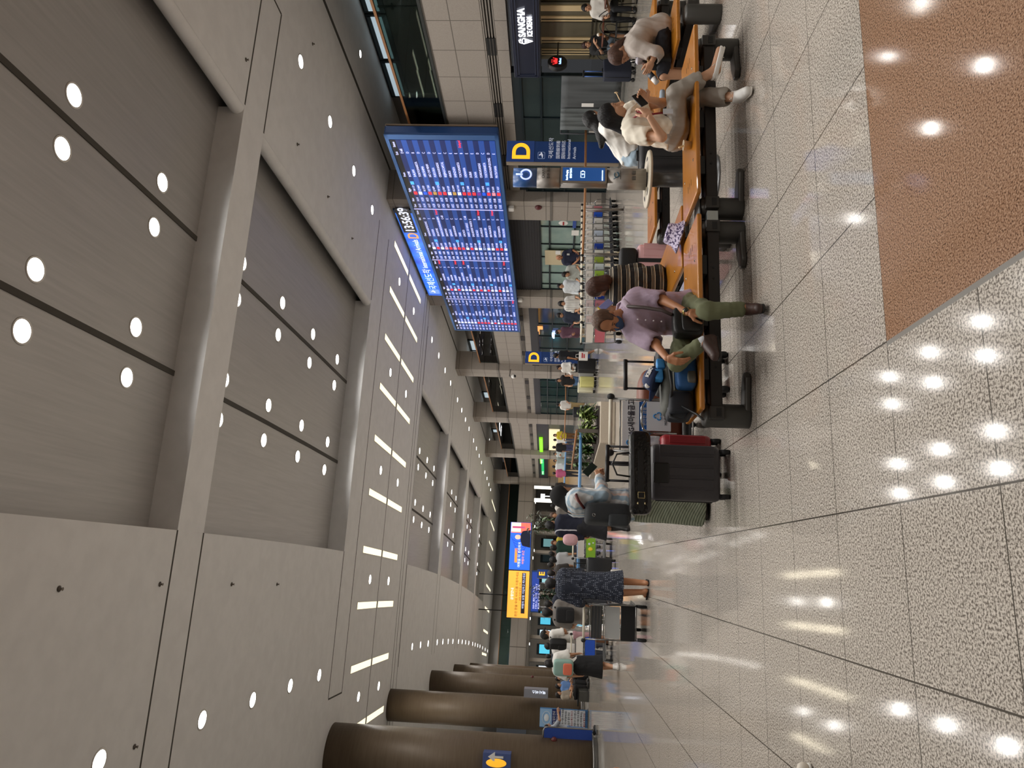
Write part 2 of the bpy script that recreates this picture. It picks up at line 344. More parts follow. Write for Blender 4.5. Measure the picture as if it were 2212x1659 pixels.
# ------------------------------------------------------------------ right wall: pillars, bulkhead, gallery
def stone_mat():
    m = mat('a59d94', .6, noise=(30, '988f86', .6)).copy(); nt = m.node_tree; N = nt.nodes; L = nt.links; b = N['Principled BSDF']; g = N.new('ShaderNodeNewGeometry'); sx = N.new('ShaderNodeSeparateXYZ'); L.new(g.outputs['Position'], sx.inputs[0])
    src = b.inputs['Base Color'].links[0].from_socket; last = None
    for k, per, off, wd in ((1, 1.1, .42, .012), (2, .82, .68, .012)):
        a = N.new('ShaderNodeMath'); a.operation = 'SUBTRACT'; a.inputs[1].default_value = off-110; L.new(sx.outputs[k], a.inputs[0])
        p = N.new('ShaderNodeMath'); p.operation = 'PINGPONG'; p.inputs[1].default_value = per/2; L.new(a.outputs[0], p.inputs[0])
        l = N.new('ShaderNodeMath'); l.operation = 'LESS_THAN'; l.inputs[1].default_value = wd; L.new(p.outputs[0], l.inputs[0]); mx = N.new('ShaderNodeMix'); mx.data_type = 'RGBA'; L.new(l.outputs[0], mx.inputs[0]); L.new(src, mx.inputs[6]); mx.inputs[7].default_value = (*lin('635c55'), 1); src = mx.outputs[2]
    L.new(src, b.inputs['Base Color']); return m
M_PANEL = stone_mat()
PIL = [23.9, 32.65, 44.0, 55.0, 66.3, 77.1]; PWD = 1.38
for s in PIL:
    p = MB(); p.bb(13.2, 14.45, s, s+PWD, 0, ZC); po = struct(p.build('pillar', M_PANEL, bevel=.01))
    b = MB()
    for z in (1.95, 5.32): b.bb(13.185, 14.46, s-.012, s+PWD+.012, z, z+.1)
    b.bb(13.18, 14.46, s-.015, s+PWD+.015, 0, .16); b.build('band', mat('6f6a64', .5), po)
wl = MB(); wl.bb(13.65, 14.1, S0, 78, 3.18, 3.5); wl.bb(13.65, 14.1, S0, 78, 3.8, 5.36); struct(wl.build('wall_right', M_PANEL))
lv = MB(); lv.bb(13.72, 14.1, S0, 78, 3.5, 3.8); struct(lv.build('trim_3', mat('4f4b47', .7)))
lv = MB()
for k in range(4): lv.bb(13.66, 13.75, S0, 78, 3.51+k*.078, 3.545+k*.078)
struct(lv.build('trim_4', mat('8d867e', .6)))
for i, s in enumerate([16.6, 19.3, 22, 27, 30, 36.5, 39.5, 42, 47.6, 51, 53.6, 58.5, 61.3, 64.3, 69.6, 72, 75]):
    o = MB().bb(13.64, 13.7, s-.32, s+.32, 3.53, 3.77).build('air_vent', M_BLACK); b = MB()
    for k in range(2): b.bb(13.63, 13.66, s-.32, s+.32, 3.585+.08*k, 3.605+.08*k)
    b.build('vent_bar', mat('55504b', .5), o); tag(o, f'black slotted vent in the louvre band above the shopfronts, {ORD[i]} along', 'air vent', 'air vents in the louvre band')
gl = MB(); gl.bb(13.64, 17.2, S0, 78, 5.3, 5.4); struct(gl.build('floor', mat('6b665f', .5)))
bw = MB(); bw.bb(17.1, 17.3, S0, 78, 5.4, ZC); struct(bw.build('wall_gallery', mat('857f79', .7)))
tr = MB(); tr.bb(13.62, 13.66, S0, 77.5, 5.34, 5.42); struct(tr.build('trim_5', mat('3a3d3c', .4, .4)))
bounds = [(5, 23.9)]+[(PIL[i]+PWD, PIL[i+1]) for i in range(5)]
for i, (a, b_) in enumerate(bounds):
    r = thing('gallery_balustrade', f'glass balustrade with wooden handrail on the upper gallery, {ORD[i]} bay from the ice cream shop', 'balustrade', (*Bd(13.7, a), 5.4), 'glass balustrades on the gallery')
    m = MB(); m.bb(13.69, 13.71, a, b_, 5.42, 6.55); m.build('glass_panel', M_GLASSB, r)
    m = MB(); m.bb(13.66, 13.74, a, b_, 6.55, 6.62); m.build('handrail', M_WOODR, r)
    k = a+.6 if i else 15.3
    while k < b_:
        m = MB(); m.bb(13.75, 13.79, k, k+.04, 5.4, 6.5); m.bb(13.72, 13.79, k-.08, k+.12, 6.1, 6.13); m.build('post', M_STEEL, r); k += 3.4
# lit gallery windows and dark openings
M_WIN = mat('b4c6d0', .4, emit=.75); M_WIND = mat('1a2124', .2)
wn = 1
for s0_, s1_, lit in ((13, 15, 1), (15, 17, 1), (17, 19.05, 1), (19.1, 21.15, 1), (21.2, 23.1, 1), (37.4, 39.4, 1), (48.5, 50.4, 1), (50.5, 52.4, 1), (60, 61.5, 1), (71, 72, 1)):
    f = MB(); f.bb(17.02, 17.1, s0_, s1_, 7.45, 8.16); fo = struct(f.build(f'window_{wn}', M_FRAME)); wn += 1
    q = MB(); q.bb(17.0, 17.03, s0_+.1, s1_-.1, 7.62, 7.98); q.build('pane', M_WIN, fo); q = MB(); q.bb(17.0, 17.03, s0_+.1, s1_-.1, 8.0, 8.1); q.build('upper_pane', mat('4b5a60', .3), fo)
for s0_, s1_ in ((34.9, 36), (40, 41.5), (46.5, 47.5), (58, 60), (68, 70)):
    f = MB(); f.bb(17.04, 17.1, s0_, s1_, 5.4, 7.6); struct(f.build(f'door_{wn}', M_WIND)); wn += 1
m = MB(); m.bb(17.04, 17.1, 5, 23.4, 5.4, 7.44); struct(m.build('trim_13', mat('3d352f', .5)))
# left side: glass wall beyond the columns, far end, back of the hall
lw = MB(); lw.bb(-17.2, -17, S0, 100, 0, ZC); struct(lw.build('wall_left', mat('5d6a68', .35)))
fr = MB()
for k in range(38): fr.bb(-17, -16.93, S0+3*k, S0+3*k+.1, 0, ZC)
for z in (1.1, 3.2, 5.4): fr.bb(-17, -16.93, S0, 100, z, z+.1)
struct(fr.build('trim_6', M_FRAME))
bk = MB(); bk.box(-25, 22, -14.4, -14, 0, ZR); struct(bk.build('wall_back', M_STONE))
# far bridge: a stone bulkhead crossing the hall, glass balustrade on top
E0 = Vector(Bd(13.3, 78.4)); E1 = Vector((-14, 73.4))
def E(t, d=0.): q = E0+(E1-E0)*t; nrm = Vector((-(E1-E0).y, (E1-E0).x)).normalized(); q = q-nrm*d; return q
def eb(mb, t0, t1, z0, z1, d0, d1):
    a, b, c_, d = E(t0, d0), E(t1, d0), E(t1, d1), E(t0, d1); mb.add([(q.x, q.y, z) for z in (z0, z1) for q in (a, b, c_, d)], MB.BF); return mb
m = MB(); eb(m, -.3, 1, 3.75, 5.35, 0, .4); struct(m.build('wall_bridge', M_PANEL))
m = MB(); eb(m, -.3, 1, 5.2, 5.36, .4, 9); eb(m, -.3, 1, 3.55, 3.75, .05, 9); struct(m.build('ceiling', mat('77726b', .7)))
o = thing('bridge_balustrade', 'glass balustrade with a thin rail on top of the far stone bridge', 'balustrade', (*E(.5), 5.36)); m = MB(); eb(m, 0, 1, 5.38, 6.4, .1, .13); m.build('glass_panel', M_GLASSB, o); m = MB(); eb(m, 0, 1, 6.4, 6.46, .08, .15); m.build('handrail', M_WOODR, o)
m = MB(); eb(m, -.3, 1, 5.36, ZC, 10, 10.3); struct(m.build('wall_far', mat('8d8a85', .6)))
m = MB(); eb(m, -.5, 1.3, 0, 3.7, 14, 14.3); struct(m.build('wall_far', mat('8d877f', .6)))
for k in range(9):
    m = MB(); eb(m, .02+.1*k, .035+.1*k, 0, 3.7, 7, 7.5); struct(m.build('pillar', M_STONE))
for k, (t, wd, col, e) in enumerate([(.06, .05, '7fb0b4', .6), (.14, .05, '2a3a40', .2), (.24, .06, '9fd4da', .9), (.33, .05, '303c44', .1), (.44, .07, '4fb8d8', 1.), (.53, .04, 'd8f0ff', 1.), (.60, .05, '58c4e0', 1.), (.7, .06, 'e8f4ff', 1.2), (.8, .05, '48b0d0', .8), (.9, .05, '9fd4da', .5)]):
    m = MB(); eb(m, t, t+wd, .4, 2.9, 13.85, 14); fo = struct(m.build(f'window_{wn}', M_FRAME)); wn += 1; q = MB(); eb(q, t+.004, t+wd-.004, 1.4, 2.6, 13.8, 13.86); q.build('pane', mat(col, .3, emit=e), fo)
for k in range(10):
    m = MB(); eb(m, .05+.09*k, .058+.09*k, 3.5, 3.56, 2+(k % 3)*2, 2.3+(k % 3)*2); o = m.build('downlight', M_LENS); tag(o, f'small downlight under the far bridge, number {k+1} from the right', 'ceiling lamp', 'downlights under the far bridge')
for k, d in enumerate((.15, .3, .45, .6, .75, .9)):
    q = E(d, 4); l = bpy.data.lights.new('bridge_fill', 'AREA'); l.size = .6; l.energy = 70; l.color = (1, .94, .86); lo = bpy.data.objects.new('bridge_fill', l); COL.objects.link(lo); lo.location = (q.x, q.y, 3.45)  # hidden fill without a fixture, added to brighten the space under the bridge
for k, (u, s) in enumerate([(15.4, a) for a in (17, 21, 28, 31, 38, 41, 49, 52)]):
    X, Y = Bd(u, s); l = bpy.data.lights.new('shop_fill', 'AREA'); l.size = .5; l.energy = (40 if s < 20 else 14); l.color = (1, .92, .8); lo = bpy.data.objects.new('shop_fill', l); COL.objects.link(lo); lo.location = (X, Y, 3.1)  # unseen area lights added to lift the shop interiors, no lamps modelled
for k, (u, s) in enumerate([(a, b) for a in (-8, 0, 8) for b in (79.5, 82)]):
    X, Y = Bd(u, s); l = bpy.data.lights.new('upper_fill', 'AREA'); l.size = .8; l.energy = 90; lo = bpy.data.objects.new('upper_fill', l); COL.objects.link(lo); lo.location = (X, Y, 8.0)  # added fill above the bridge, where the upper level came out too dark
for k, s in enumerate((13, 17, 21, 29, 35.5, 40, 48, 52, 59, 64, 71, 75)):
    X, Y = Bd(15.5, s); l = bpy.data.lights.new('gallery_fill', 'AREA'); l.size = .5; l.energy = 16 if s < 22 else 26; l.color = (1, .95, .88); lo = bpy.data.objects.new('gallery_fill', l); COL.objects.link(lo); lo.location = (X, Y, 8.05)  # extra hidden fill per gallery bay, besides its real downlights
# ================================================================== SIGNS, SHOPFRONTS, FIXED THINGS
def PX(x, y, X):
    d = ray(x, y); t = X/d.x; return Vector((X, d.y*t, H+d.z*t))
def emi(c, e): return mat(c, .4, emit=e)
NX = (0, -1, 0); UPZ = (0, 0, 1)
# ---- flight information board hung in front of the pillars
A = Vector((12.95, 19.94, 0)); B_ = Vector((12.35, 37.72, 0)); bd = (A-B_).normalized(); bn = Vector((bd.y, -bd.x, 0)); BL = (A-B_).length; z0, z1 = 3.66, 7.29
if bn.x > 0: bn = -bn
bo = thing('flight_board', 'long blue flight information board hanging over the arrivals exit', 'flight board', (A.x, A.y, z0))
def brd(t, z, out=0.): q = B_+bd*t+bn*out; return Vector((q.x, q.y, z))   # t metres from the far end
def bquad(mb, t0, t1, za, zb, o0, o1): mb.add([brd(t, z, o) for o in (o0, o1) for t, z in ((t0, za), (t1, za), (t1, zb), (t0, zb))], MB.BF); return mb
M_BLUE = mat('2f4f86', .35, .2); m = MB(); bquad(m, 0, BL, z0, z1, -.32, 0); m.build('case', M_BLUE, bo, bevel=.05)
m = MB(); bquad(m, -.0, BL, z0+.05, z1-.02, -.37, -.33); m.build('back_plate', mat('8a7866', .5), bo)
m = MB(); e = .11; bquad(m, 0, BL, z1-e, z1, 0, .03); bquad(m, 0, BL, z0, z0+e, 0, .03); bquad(m, 0, e, z0, z1, 0, .03); bquad(m, BL-.24, BL, z0, z1, 0, .03); m.build('frame', mat('4a72ae', .3, .2), bo, bevel=.015)
PW = (BL-e-.26)/4; zr1 = z1-e-.02; zr0 = z0+e+.02; rowh = (zr1-zr0-.0)/19
CITY = ['ROME DALIAN TOKYO/NARITA HIROSHIMA HO_CHI_MINH FUKUOKA OSAKA/KANSAI BEIJING/CAPITAL HANOI SHENZHEN TOKYO/NARITA OKINAWA DUBAI DOHA OSAKA/KANSAI TOKYO/NARITA SHANGHAI/PUDONG MATSUYAMA',
        'SHANGHAI/PUDONG FUKUOKA SINGAPORE BANGKOK/SUVARNABHUMI SHENYANG QINGDAO OSAKA/KANSAI TAIPEI CHICAGO PARIS/C._DE_GAULLE DALLAS/FORT_WORTH CHICAGO LOS_ANGELES BANDAR_SERI SAN_FRANCISCO SAPPORO TOKYO/NARITA VANCOUVER',
        'HONGKONG OSAKA SHANGHAI TASHKENT SYDNEY KUALA_LUMPUR SEATTLE HONGKONG ROME MANILA BALI CEBU FRANKFURT PARIS LONDON SINGAPORE ULAANBAATAR HANGZHOU',
        'NAGOYA BALI DA_NANG CLARK YANJI BALI OKINAWA FUKUOKA NHA_TRANG TAIPEI NEW_YORK DALIAN OSAKA/KANSAI TOKYO/NARITA CEBU MACAU JEJU BANGKOK']
EXITS = ['E➔B D B D C D C E C E E B E E D C D E', 'D E D E C➔B E C C D C➔B E B B➔A B D C D E', 'C B D E C B C A➔B C E B C E D C C A B', 'C D B C A➔B C B C D A B C A D B C E D']
LOGO = 'rwbrorrwowrrrpbrmr wrwmrmrrwrwwnwwrrw wrwrwwwrwrwrwwrwwn wwwwwwrrrrwrwrrrrr'.split()
LC = dict(r='e2333c', w='d9dcf4', b='2457d8', o='b08a45', p='6a2f8a', m='e88a98', n='7f8fb8')
row_a = MB(); row_b = MB(); logos = {}; div = MB(); hd = MB()
for k in range(4):
    t0 = e+.02+k*PW; t1 = t0+PW-.06; pi_ = 3-k
    bquad(hd, t0, t1, zr1-rowh, zr1, .004, .012)
    if k: bquad(div, t0-.06, t0-.02, zr0, zr1, .004, .02)
    for r in range(18): bquad(row_a if r % 2 else row_b, t0, t1, zr1-(r+2)*rowh, zr1-(r+1)*rowh, .004, .012)
    for r in range(18):
        c_ = LOGO[pi_][r]; logos.setdefault(LC[c_], MB()); zc = zr1-(r+1.5)*rowh
        bquad(logos[LC[c_]], t0+.23*PW, t0+.275*PW, zc-.062, zc+.062, .012, .018)
        if (r*7+pi_*3) % 5 == 0: logos.setdefault('4aa3f0', MB()); bquad(logos['4aa3f0'], t0+.385*PW, t0+.43*PW, zc-.062, zc+.062, .012, .018)
hd.build('header_row', mat('14151a', .3, emit=.3), bo); row_a.build('light_row', emi('284d9e', .5), bo); row_b.build('dark_row', emi('1c2c64', .45), bo); div.build('divider', emi('b8b8f4', 1.), bo)
for c_, mb in logos.items(): mb.build('logo', emi(c_, .9), bo)
M_TXT = emi('cfd2ff', 1.05); M_RED = emi('ff4040', 1.); rnd = random.Random(3)
for k in range(4):
    pi_ = 3-k; t0 = e+.02+k*PW; ct = CITY[pi_].split(); ex = EXITS[pi_].split(); zt = zr1-rowh*1.27
    def col(lines, fx, size, m=M_TXT, sx=1.): text('\n'.join(lines), 'lettering', m, bo, brd(t0+fx*PW, zr1-rowh*.27-size*.5, .02), bd, UPZ, size, lead=rowh/size/1.0, sx=sx)
    def rows(lines, fx, size=.13, m=M_TXT, sx=1.):
        for r, l in enumerate(lines):
            if l: pass
        text('\n'.join(lines), 'lettering', m, bo, brd(t0+fx*PW, zr1-rowh*1.5-size*.36, .02), bd, UPZ, size, lead=rowh/size*LEADK, sx=sx)
    LEADK = 1.0
    def hm(i): q = 13*60+20+i*3+(3-pi_)*17; return f'{q//60}:{q % 60:02d}'
    rows([hm(i) for i in range(18)], .02); rows([hm(i+rnd.randint(0, 3)) for i in range(18)], .12)
    rows([rnd.choice(('OZ', 'KE', '7C', 'TW', 'LJ', 'ZE', 'RS', 'CZ'))+' '+str(rnd.randint(101, 8990)) for i in range(18)], .285, .11)
    rows([c.replace('_', ' ') for c in ct], .5, .125); rows(ex, .82)
    dl = {3: (9,), 2: (), 1: (4, 13, 15), 0: (11,)}[k] if k != 2 else (3, 12, 15)
    if k == 1: dl = (0, 4, 6, 16)
    if k == 0: dl = (17,)
    if k == 3: dl = (11,)
    rows([('Delayed' if i in dl else ' ') for i in range(18)], .9, .12, M_RED)
    if k == 0: rows([('Landed' if i < 15 else ' ') for i in range(18)], .89, .1)
    for fx, tx in ((.02, 'Time'), (.12, 'New'), (.27, 'Flight'), (.5, 'From'), (.8, 'Exit'), (.9, 'Status')): text(tx, 'lettering', M_TXT, bo, brd(t0+fx*PW, zr1-rowh*.5-.04, .02), bd, UPZ, .12)
# ---- arrivals header sign above the board
hs = thing('arrivals_sign', 'bright blue arrivals sign with letter D and clock above the flight board', 'sign', (12.85, 24.6, 7.35))
SA = Vector((12.93, 24.95, 0)); SB = Vector((12.68, 33.4, 0)); sd = (SA-SB).normalized(); sn = Vector((-abs(sd.y), sd.x, 0)); SL = (SA-SB).length
def sg(t, z, o=0.): q = SB+sd*t+sn*o; return Vector((q.x, q.y, z))
def squad(mb, t0, t1, za, zb, o0, o1): mb.add([sg(t, z, o) for o in (o0, o1) for t, z in ((t0, za), (t1, za), (t1, zb), (t0, zb))], MB.BF); return mb
m = MB(); squad(m, 0, SL, 7.33, 8.08, -.3, 0); m.build('case', mat('27476f', .4), hs, bevel=.02)
m = MB(); squad(m, .05, SL-.25, 7.36, 8.03, 0, .01); m.build('screen', mat('2348c8', .3, emit=.9, noise=(1.5, '3d8bff', .5)), hs)
W1 = emi('dfe6ff', 1.3)
def st_(y): q = PX(885+(y-454)*.4, y, 12.82); return (Vector((q.x, q.y, 0))-SB).dot(sd)
text('국제선도착', 'lettering', W1, hs, sg(st_(620), 7.52, .014), sd, UPZ, .42, fit=st_(580)-st_(620)); text('International Arrivals', 'lettering', W1, hs, sg(st_(577), 7.55, .014), sd, UPZ, .34, fit=st_(520)-st_(577))
text('D', 'lettering', emi('ff9a3c', 1.2), hs, sg(st_(517.5), 7.47, .014), sd, UPZ, .6, bold=.006, fit=st_(507)-st_(517.5))
m = MB(); squad(m, st_(505), st_(456), 7.43, 7.99, .01, .014); m.build('clock_face', mat('0b0b12', .3), hs); text('13:56:39', 'lettering', W1, hs, sg(st_(503.5), 7.52, .02), sd, UPZ, .52, bold=.008, fit=st_(457.5)-st_(503.5))
m = MB()
for k in range(2): m.prism(rpoly(.52-.04*k, .52-.04*k, .06), sg(.55, 7.7, .012+.003*k), sd, UPZ, sn, .003)
m.build('plane_symbol', emi('7fa5ff', .9), hs)
pl = [(-.16, .02), (-.1, .02), (.02, .07), (-.03, .17), (.03, .17), (.11, .08), (.17, .1), (.17, .05), (.02, -.03), (-.12, -.02)]
MB().prism(pl, sg(.55, 7.67, .018), sd, UPZ, sn, .004).build('plane_symbol', W1, hs)
# ---- exit totems
def totem(name, label, x, y, h, wd, letter, ang, rows_):
    r = thing('exit_totem', label, 'sign totem', (x, y, 0)); ax = Vector((cos(ang), sin(ang), 0)); ny = Vector((sin(ang), -cos(ang), 0)); c = Vector((x, y, 0))
    def q(mb, a0, a1, za, zb, o0, o1): mb.add([c+ax*a+ny*o+Vector((0, 0, z)) for o in (o0, o1) for a, z in ((a0, za), (a1, za), (a1, zb), (a0, zb))], MB.BF); return mb
    m = MB(); q(m, -wd/2, wd/2, .05, h, -.16, 0); m.build('case', mat('22407a', .35, .1), r, bevel=.01)
    m = MB(); q(m, -wd/2-.03, -wd/2, .05, h, -.16, .01); m.build('edge_strip', mat('9a8d7c', .4, .3), r)
    m = MB(); q(m, -wd/2-.1, wd/2+.1, 0, .06, -.26, .1); m.build('base_plate', M_STEEL, r)
    m = MB(); q(m, -wd/2, wd/2, h-.78, h, 0, .012); m.build('letter_panel', mat('27427e', .3, emit=.12), r, bevel=.006)
    o = lambda a, z, d=.016: c+ax*a+ny*d+Vector((0, 0, z))
    text(letter, 'lettering', emi('ffb224', 1.), r, o(0, h-.64), ax, UPZ, .68, 'CENTER', bold=.02)
    m = MB(); m.prism(rpoly(.2, .2, .03), o(-wd/2+.2, h-.98, .0), ax, UPZ, ny, .004); m.build('plane_symbol', emi('8fa3c9', .25), r)
    m = MB(); m.prism(rpoly(.18, .18, .025), o(-wd/2+.2, h-.98, .004), ax, UPZ, ny, .003); m.build('plane_symbol', mat('22407a', .35), r)
    MB().prism([(a*.55, b*.55) for a, b in pl], o(-wd/2+.2, h-1.01, .008), ax, UPZ, ny, .004).build('plane_symbol', emi('c8cede', .35), r)
    m_ = emi('c3c9d8', .3); z = h-1.3
    for tx, sz in rows_: text(tx, 'lettering', m_, r, o(-wd/2+.1, z), ax, UPZ, sz, sx=.9); z -= sz*1.25
    return r
RW = [('국제선도착', .15), ('国際線到着', .12), ('国际线到达', .12), ('International', .125), ('Arrivals', .125)]
t1p = P(1347, 330, 18.1); totem('t', 'tall navy exit totem with large yellow D, behind the wooden handrail', t1p.x, 18.1, 3.2, .62, 'D', -.12, RW)
t2p = P(1250, 775, 33.2); totem('t', 'navy exit totem with yellow D farther off, behind the man in black', t2p.x, 33.2, 3.12, .58, 'D', -.06, RW)
t3p = P(1200, 1241, 66); totem('t', 'small distant navy totem with orange letter E under the far bridge', t3p.x, 66, 2.75, .75, 'E', .12, [('국제선도착', .15), ('Arrivals', .12)])
# ---- second flight board far away
o = P(1155, 1234, 68); r = thing('flight_board', 'small distant blue flight board beside the E totem', 'flight board', (o.x, o.y, o.z)); o2 = P(1150, 1310, 68)
m = MB(); m.box(o2.x-.5, P(1150, 1232, 68).x, 68, 68.2, P(1166, 1234, 68).z, P(1149, 1234, 68).z); m.build('case', M_BLUE, r); m = MB(); [m.cyl((x_, 68.1, 0), (x_, 68.1, P(1166, 1234, 68).z), .06, n=8) for x_ in (o2.x, o.x-1)]; m.build('post', M_STEEL, r)
m = MB(); lx = o2.x-.4; rx = P(1150, 1233, 68).x-.1; zb = P(1165, 1234, 68).z; zt_ = P(1150, 1234, 68).z; m.box(lx, rx, 67.98, 68, zb, zt_); m.build('screen', emi('27439c', .55), r)
text('\n'.join(('SIN BKK FUK\nHKG TPE NRT\nKIX DXB LAX').split('\n')), 'lettering', M_TXT, r, (lx+.2, 67.96, zt_-.3), (1, 0, 0), UPZ, .22, sx=1.6)
# ---- big advertising screens hung across the hall
LZ = 70.; q00 = P(1094, 1334, LZ); q10 = P(1103, 1127, LZ); q01 = P(1141, 1335, LZ); mid = P(1100, 1231, LZ)
zt_, zb = (q00.z+q10.z)/2, q01.z+.02
def screen(name, label, xa, xb, base): r = thing('advertising_screen', label, 'screen', ((xa+xb)/2, LZ, zb)); m = MB(); m.box(xa, xb, LZ, LZ+.3, zb, zt_); m.build('case', M_BLACK, r); m = MB(); m.box(xa+.03, xb-.03, LZ-.02, LZ, zb+.03, zt_-.03); m.build('screen', base, r); return r
Ls = screen('s', 'large amber advertising screen hung across the hall, left one', q00.x, mid.x-.02, emi('f0a840', 1.05)); x0 = q00.x; Wd = mid.x-x0; Hd = zt_-zb
K = mat('4a3418', .5); text('공항안내', 'lettering', emi('f0e8ff', 1.2), Ls, (x0+.5*Wd, LZ-.03, zt_-.55), (1, 0, 0), UPZ, .3, 'CENTER')
text('환전 환율 우대 서비스를 이용하세요', 'lettering', K, Ls, (x0+.5*Wd, LZ-.03, zt_-.95), (1, 0, 0), UPZ, .27, 'CENTER'); text('공항 지점 방문 고객', 'lettering', K, Ls, (x0+.55*Wd, LZ-.03, zt_-1.25), (1, 0, 0), UPZ, .2, 'CENTER')
m = MB(); m.box(x0+.1*Wd, x0+.95*Wd, LZ-.03, LZ-.02, zb+.35, zb+.7); m.build('caption_bar', mat('3a3a44', .4), Ls); text('여행자 보험 가입하고 떠나세요', 'lettering', emi('cfd8ff', 1.), Ls, (x0+.2*Wd, LZ-.04, zb+.43), (1, 0, 0), UPZ, .25)
Rs = screen('s', 'large blue and pink advertising screen hung across the hall, right one', mid.x+.02, q10.x, emi('2a62d8', 1.)); x0 = mid.x+.05; Wd = q10.x-x0-.05
def rq(a0, a1, b0, b1, col, e_, nm, d=.03): m = MB(); m.box(x0+a0*Wd, x0+a1*Wd, LZ-d, LZ-.02, zb+b0*Hd, zb+b1*Hd); m.build(nm, emi(col, e_), Rs)
rq(.78, 1, .04, .96, 'ff6a58', 1., 'city_picture'); rq(.8, 1, .5, .96, 'ffd0c0', 1.1, 'city_picture', .035); rq(.88, .92, .3, .9, 'b84a78', .8, 'city_picture', .04); rq(.15, .45, .62, .74, 'f08a3c', 1.1, 'caption_bar')
m = MB()
for k in range(5): m.tube([(x0+Wd*(.45+.06*k+.3*cos(a)*.35), LZ-.03, zb+Hd*.5+Hd*(.2+.06*k)*sin(a)) for a in [pi*.5+pi*j/12 for j in range(13)]], .025, 4)
m.build('arc_lines', emi('1a3fb0', .8), Rs)
m = MB(); m.prism([(-.9, -.75), (.75, -.75), (.6, .05), (.25, .2), (-.3, .2), (-.75, 0)], (x0+.68*Wd, LZ-.03, zb+.8), (1, 0, 0), UPZ, (0, -1, 0), .02); m.build('figure_suit', mat('101a38', .5), Rs)
m = MB(); m.ell((x0+.69*Wd, LZ-.04, zb+1.25), (.22, .02, .28)); m.build('figure_face', emi('e8b8a0', .8), Rs)
text('여행을 더 편리하게', 'lettering', W1, Rs, (x0+.05*Wd, LZ-.04, zb+.95), (1, 0, 0), UPZ, .3); text('여행자 보험', 'lettering', emi('ff9a3c', 1.), Rs, (x0+.12*Wd, LZ-.04, zb+.6), (1, 0, 0), UPZ, .26)
for sx_, rr in ((q00.x+2, Ls), (q00.x+.6, Ls)):
    m = MB(); m.cyl((sx_, LZ+.15, zt_), (sx_, LZ+.15, ZC), .05, n=8); m.build('hanger', M_BLACK, rr)
# ---- ice cream shop
def wq(mb, u0, u1, s0, s1, za, zb): return mb.bb(u0, u1, s0, s1, za, zb)
sh = thing('shop_sign', 'dark navy ice cream shop sign box with glowing white lettering', 'shop sign', (13.3, 12, 2.31)); NV = mat('23283a', .35)
m = MB(); m.box(13.28, 13.9, 5.5, 17.64, 2.31, 3.05); m.build('case', NV, sh, bevel=.02)
m = MB()
for k in range(2):
    a, d = .06+.07*k, .025
    for za in (2.31+a, 3.05-a-d): m.box(13.26, 13.28, 5.5, 17.64-a, za, za+d)
    m.box(13.26, 13.28, 17.64-a-d, 17.64-a, 2.31+a, 3.05-a)
m.build('moulding', mat('343a4e', .35), sh)
GL = emi('ffffff', 2.6); a = PX(1135, 80, 13.25); b_ = PX(1150, 79, 13.25)
text('SANGHA', 'lettering', GL, sh, (13.25, a.y, a.z), NX, UPZ, .25, sx=.98, bold=.008); text('ICE CREAM', 'lettering', GL, sh, (13.25, b_.y, b_.z), NX, UPZ, .19, sx=.74, bold=.006)
ic = PX(1134, 89, 13.25); m = MB(); f = lambda a, z: (13.25, ic.y-a, ic.z+z)
m.tube([f(-.09, .0), f(0, -.2), f(.09, .0), f(-.09, 0)], .012, 6); m.tube([f(.1*cos(t), .03+.045*sin(t)) for t in [2*pi*k/16 for k in range(16)]], .012, 6, closed=True); m.tube([f(-.085, .06), f(-.05, .14), f(.03, .16), f(.08, .1), f(0, .12)], .012, 6); m.tube([f(-.05, .0), f(.03, -.12)], .008, 5); m.tube([f(.05, .0), f(-.03, -.12)], .008, 5); m.build('ice_cream_symbol', GL, sh)
sw = MB(); sw.box(13.95, 14.1, 5.5, 17.7, 0, 2.4); struct(sw.build('wall_shop', mat('6b6450', .6)))
M_CRM = mat('e8cfa0', .5)
m = MB()
for ya, yb in ((11.7, 23.5), (35, 47), (81, 94), (106, 118), (-14, -2), (-40, -28), (-66, -54)):
    q0, q1 = PX(1200, ya, 13.93), PX(1200, yb, 13.93); m.box(13.92, 13.95, q0.y, q1.y, .95, 2.35)
struct(m.build('trim_7', M_CRM)); m = MB()
for s_ in (15.4, 16.1, 16.9, 17.3, 14.6, 13.9):
    for d in (0, .1): m.box(13.9, 13.95, s_+d, s_+d+.02, .2, 2.3)
for z in (.85, .95, .25): m.box(13.9, 13.95, 5.5, 17.6, z, z+.02)
struct(m.build('trim_8', mat('3f3c30', .5)))
cs = P(1204, 137, 16.9); r = thing('shop_sign', 'round black hanging sign with a red crown', 'shop sign', tuple(cs)); dx = Vector((.96, .28, 0)).normalized(); dn = Vector((dx.y, -dx.x, 0))
R3 = Matrix((dx, Vector((0, 0, 1)), dn)).transposed(); m = MB(); m.lathe(cs, [(.25, -.07), (.265, -.05), (.265, .05), (.25, .07)], 36, R3); m.build('disc', M_BLACK, r)
c0 = cs+dn*.072; crown = [(-.1, -.03), (-.13, .06), (-.06, .02), (-.04, .1), (0, .03), (.04, .1), (.06, .02), (.13, .06), (.1, -.03)]; MB().prism([(a, b+.03) for a, b in crown], c0, dx, UPZ, dn, .006).build('crown_symbol', emi('ff2a2a', 1.8), r)
m = MB()
for a, b in ((-.13, .1), (-.04, .14), (.04, .14), (.13, .1), (0, .075)): m.ell(c0+dx*a+Vector((0, 0, b+.01)), (.014, .014, .014), 8, 6)
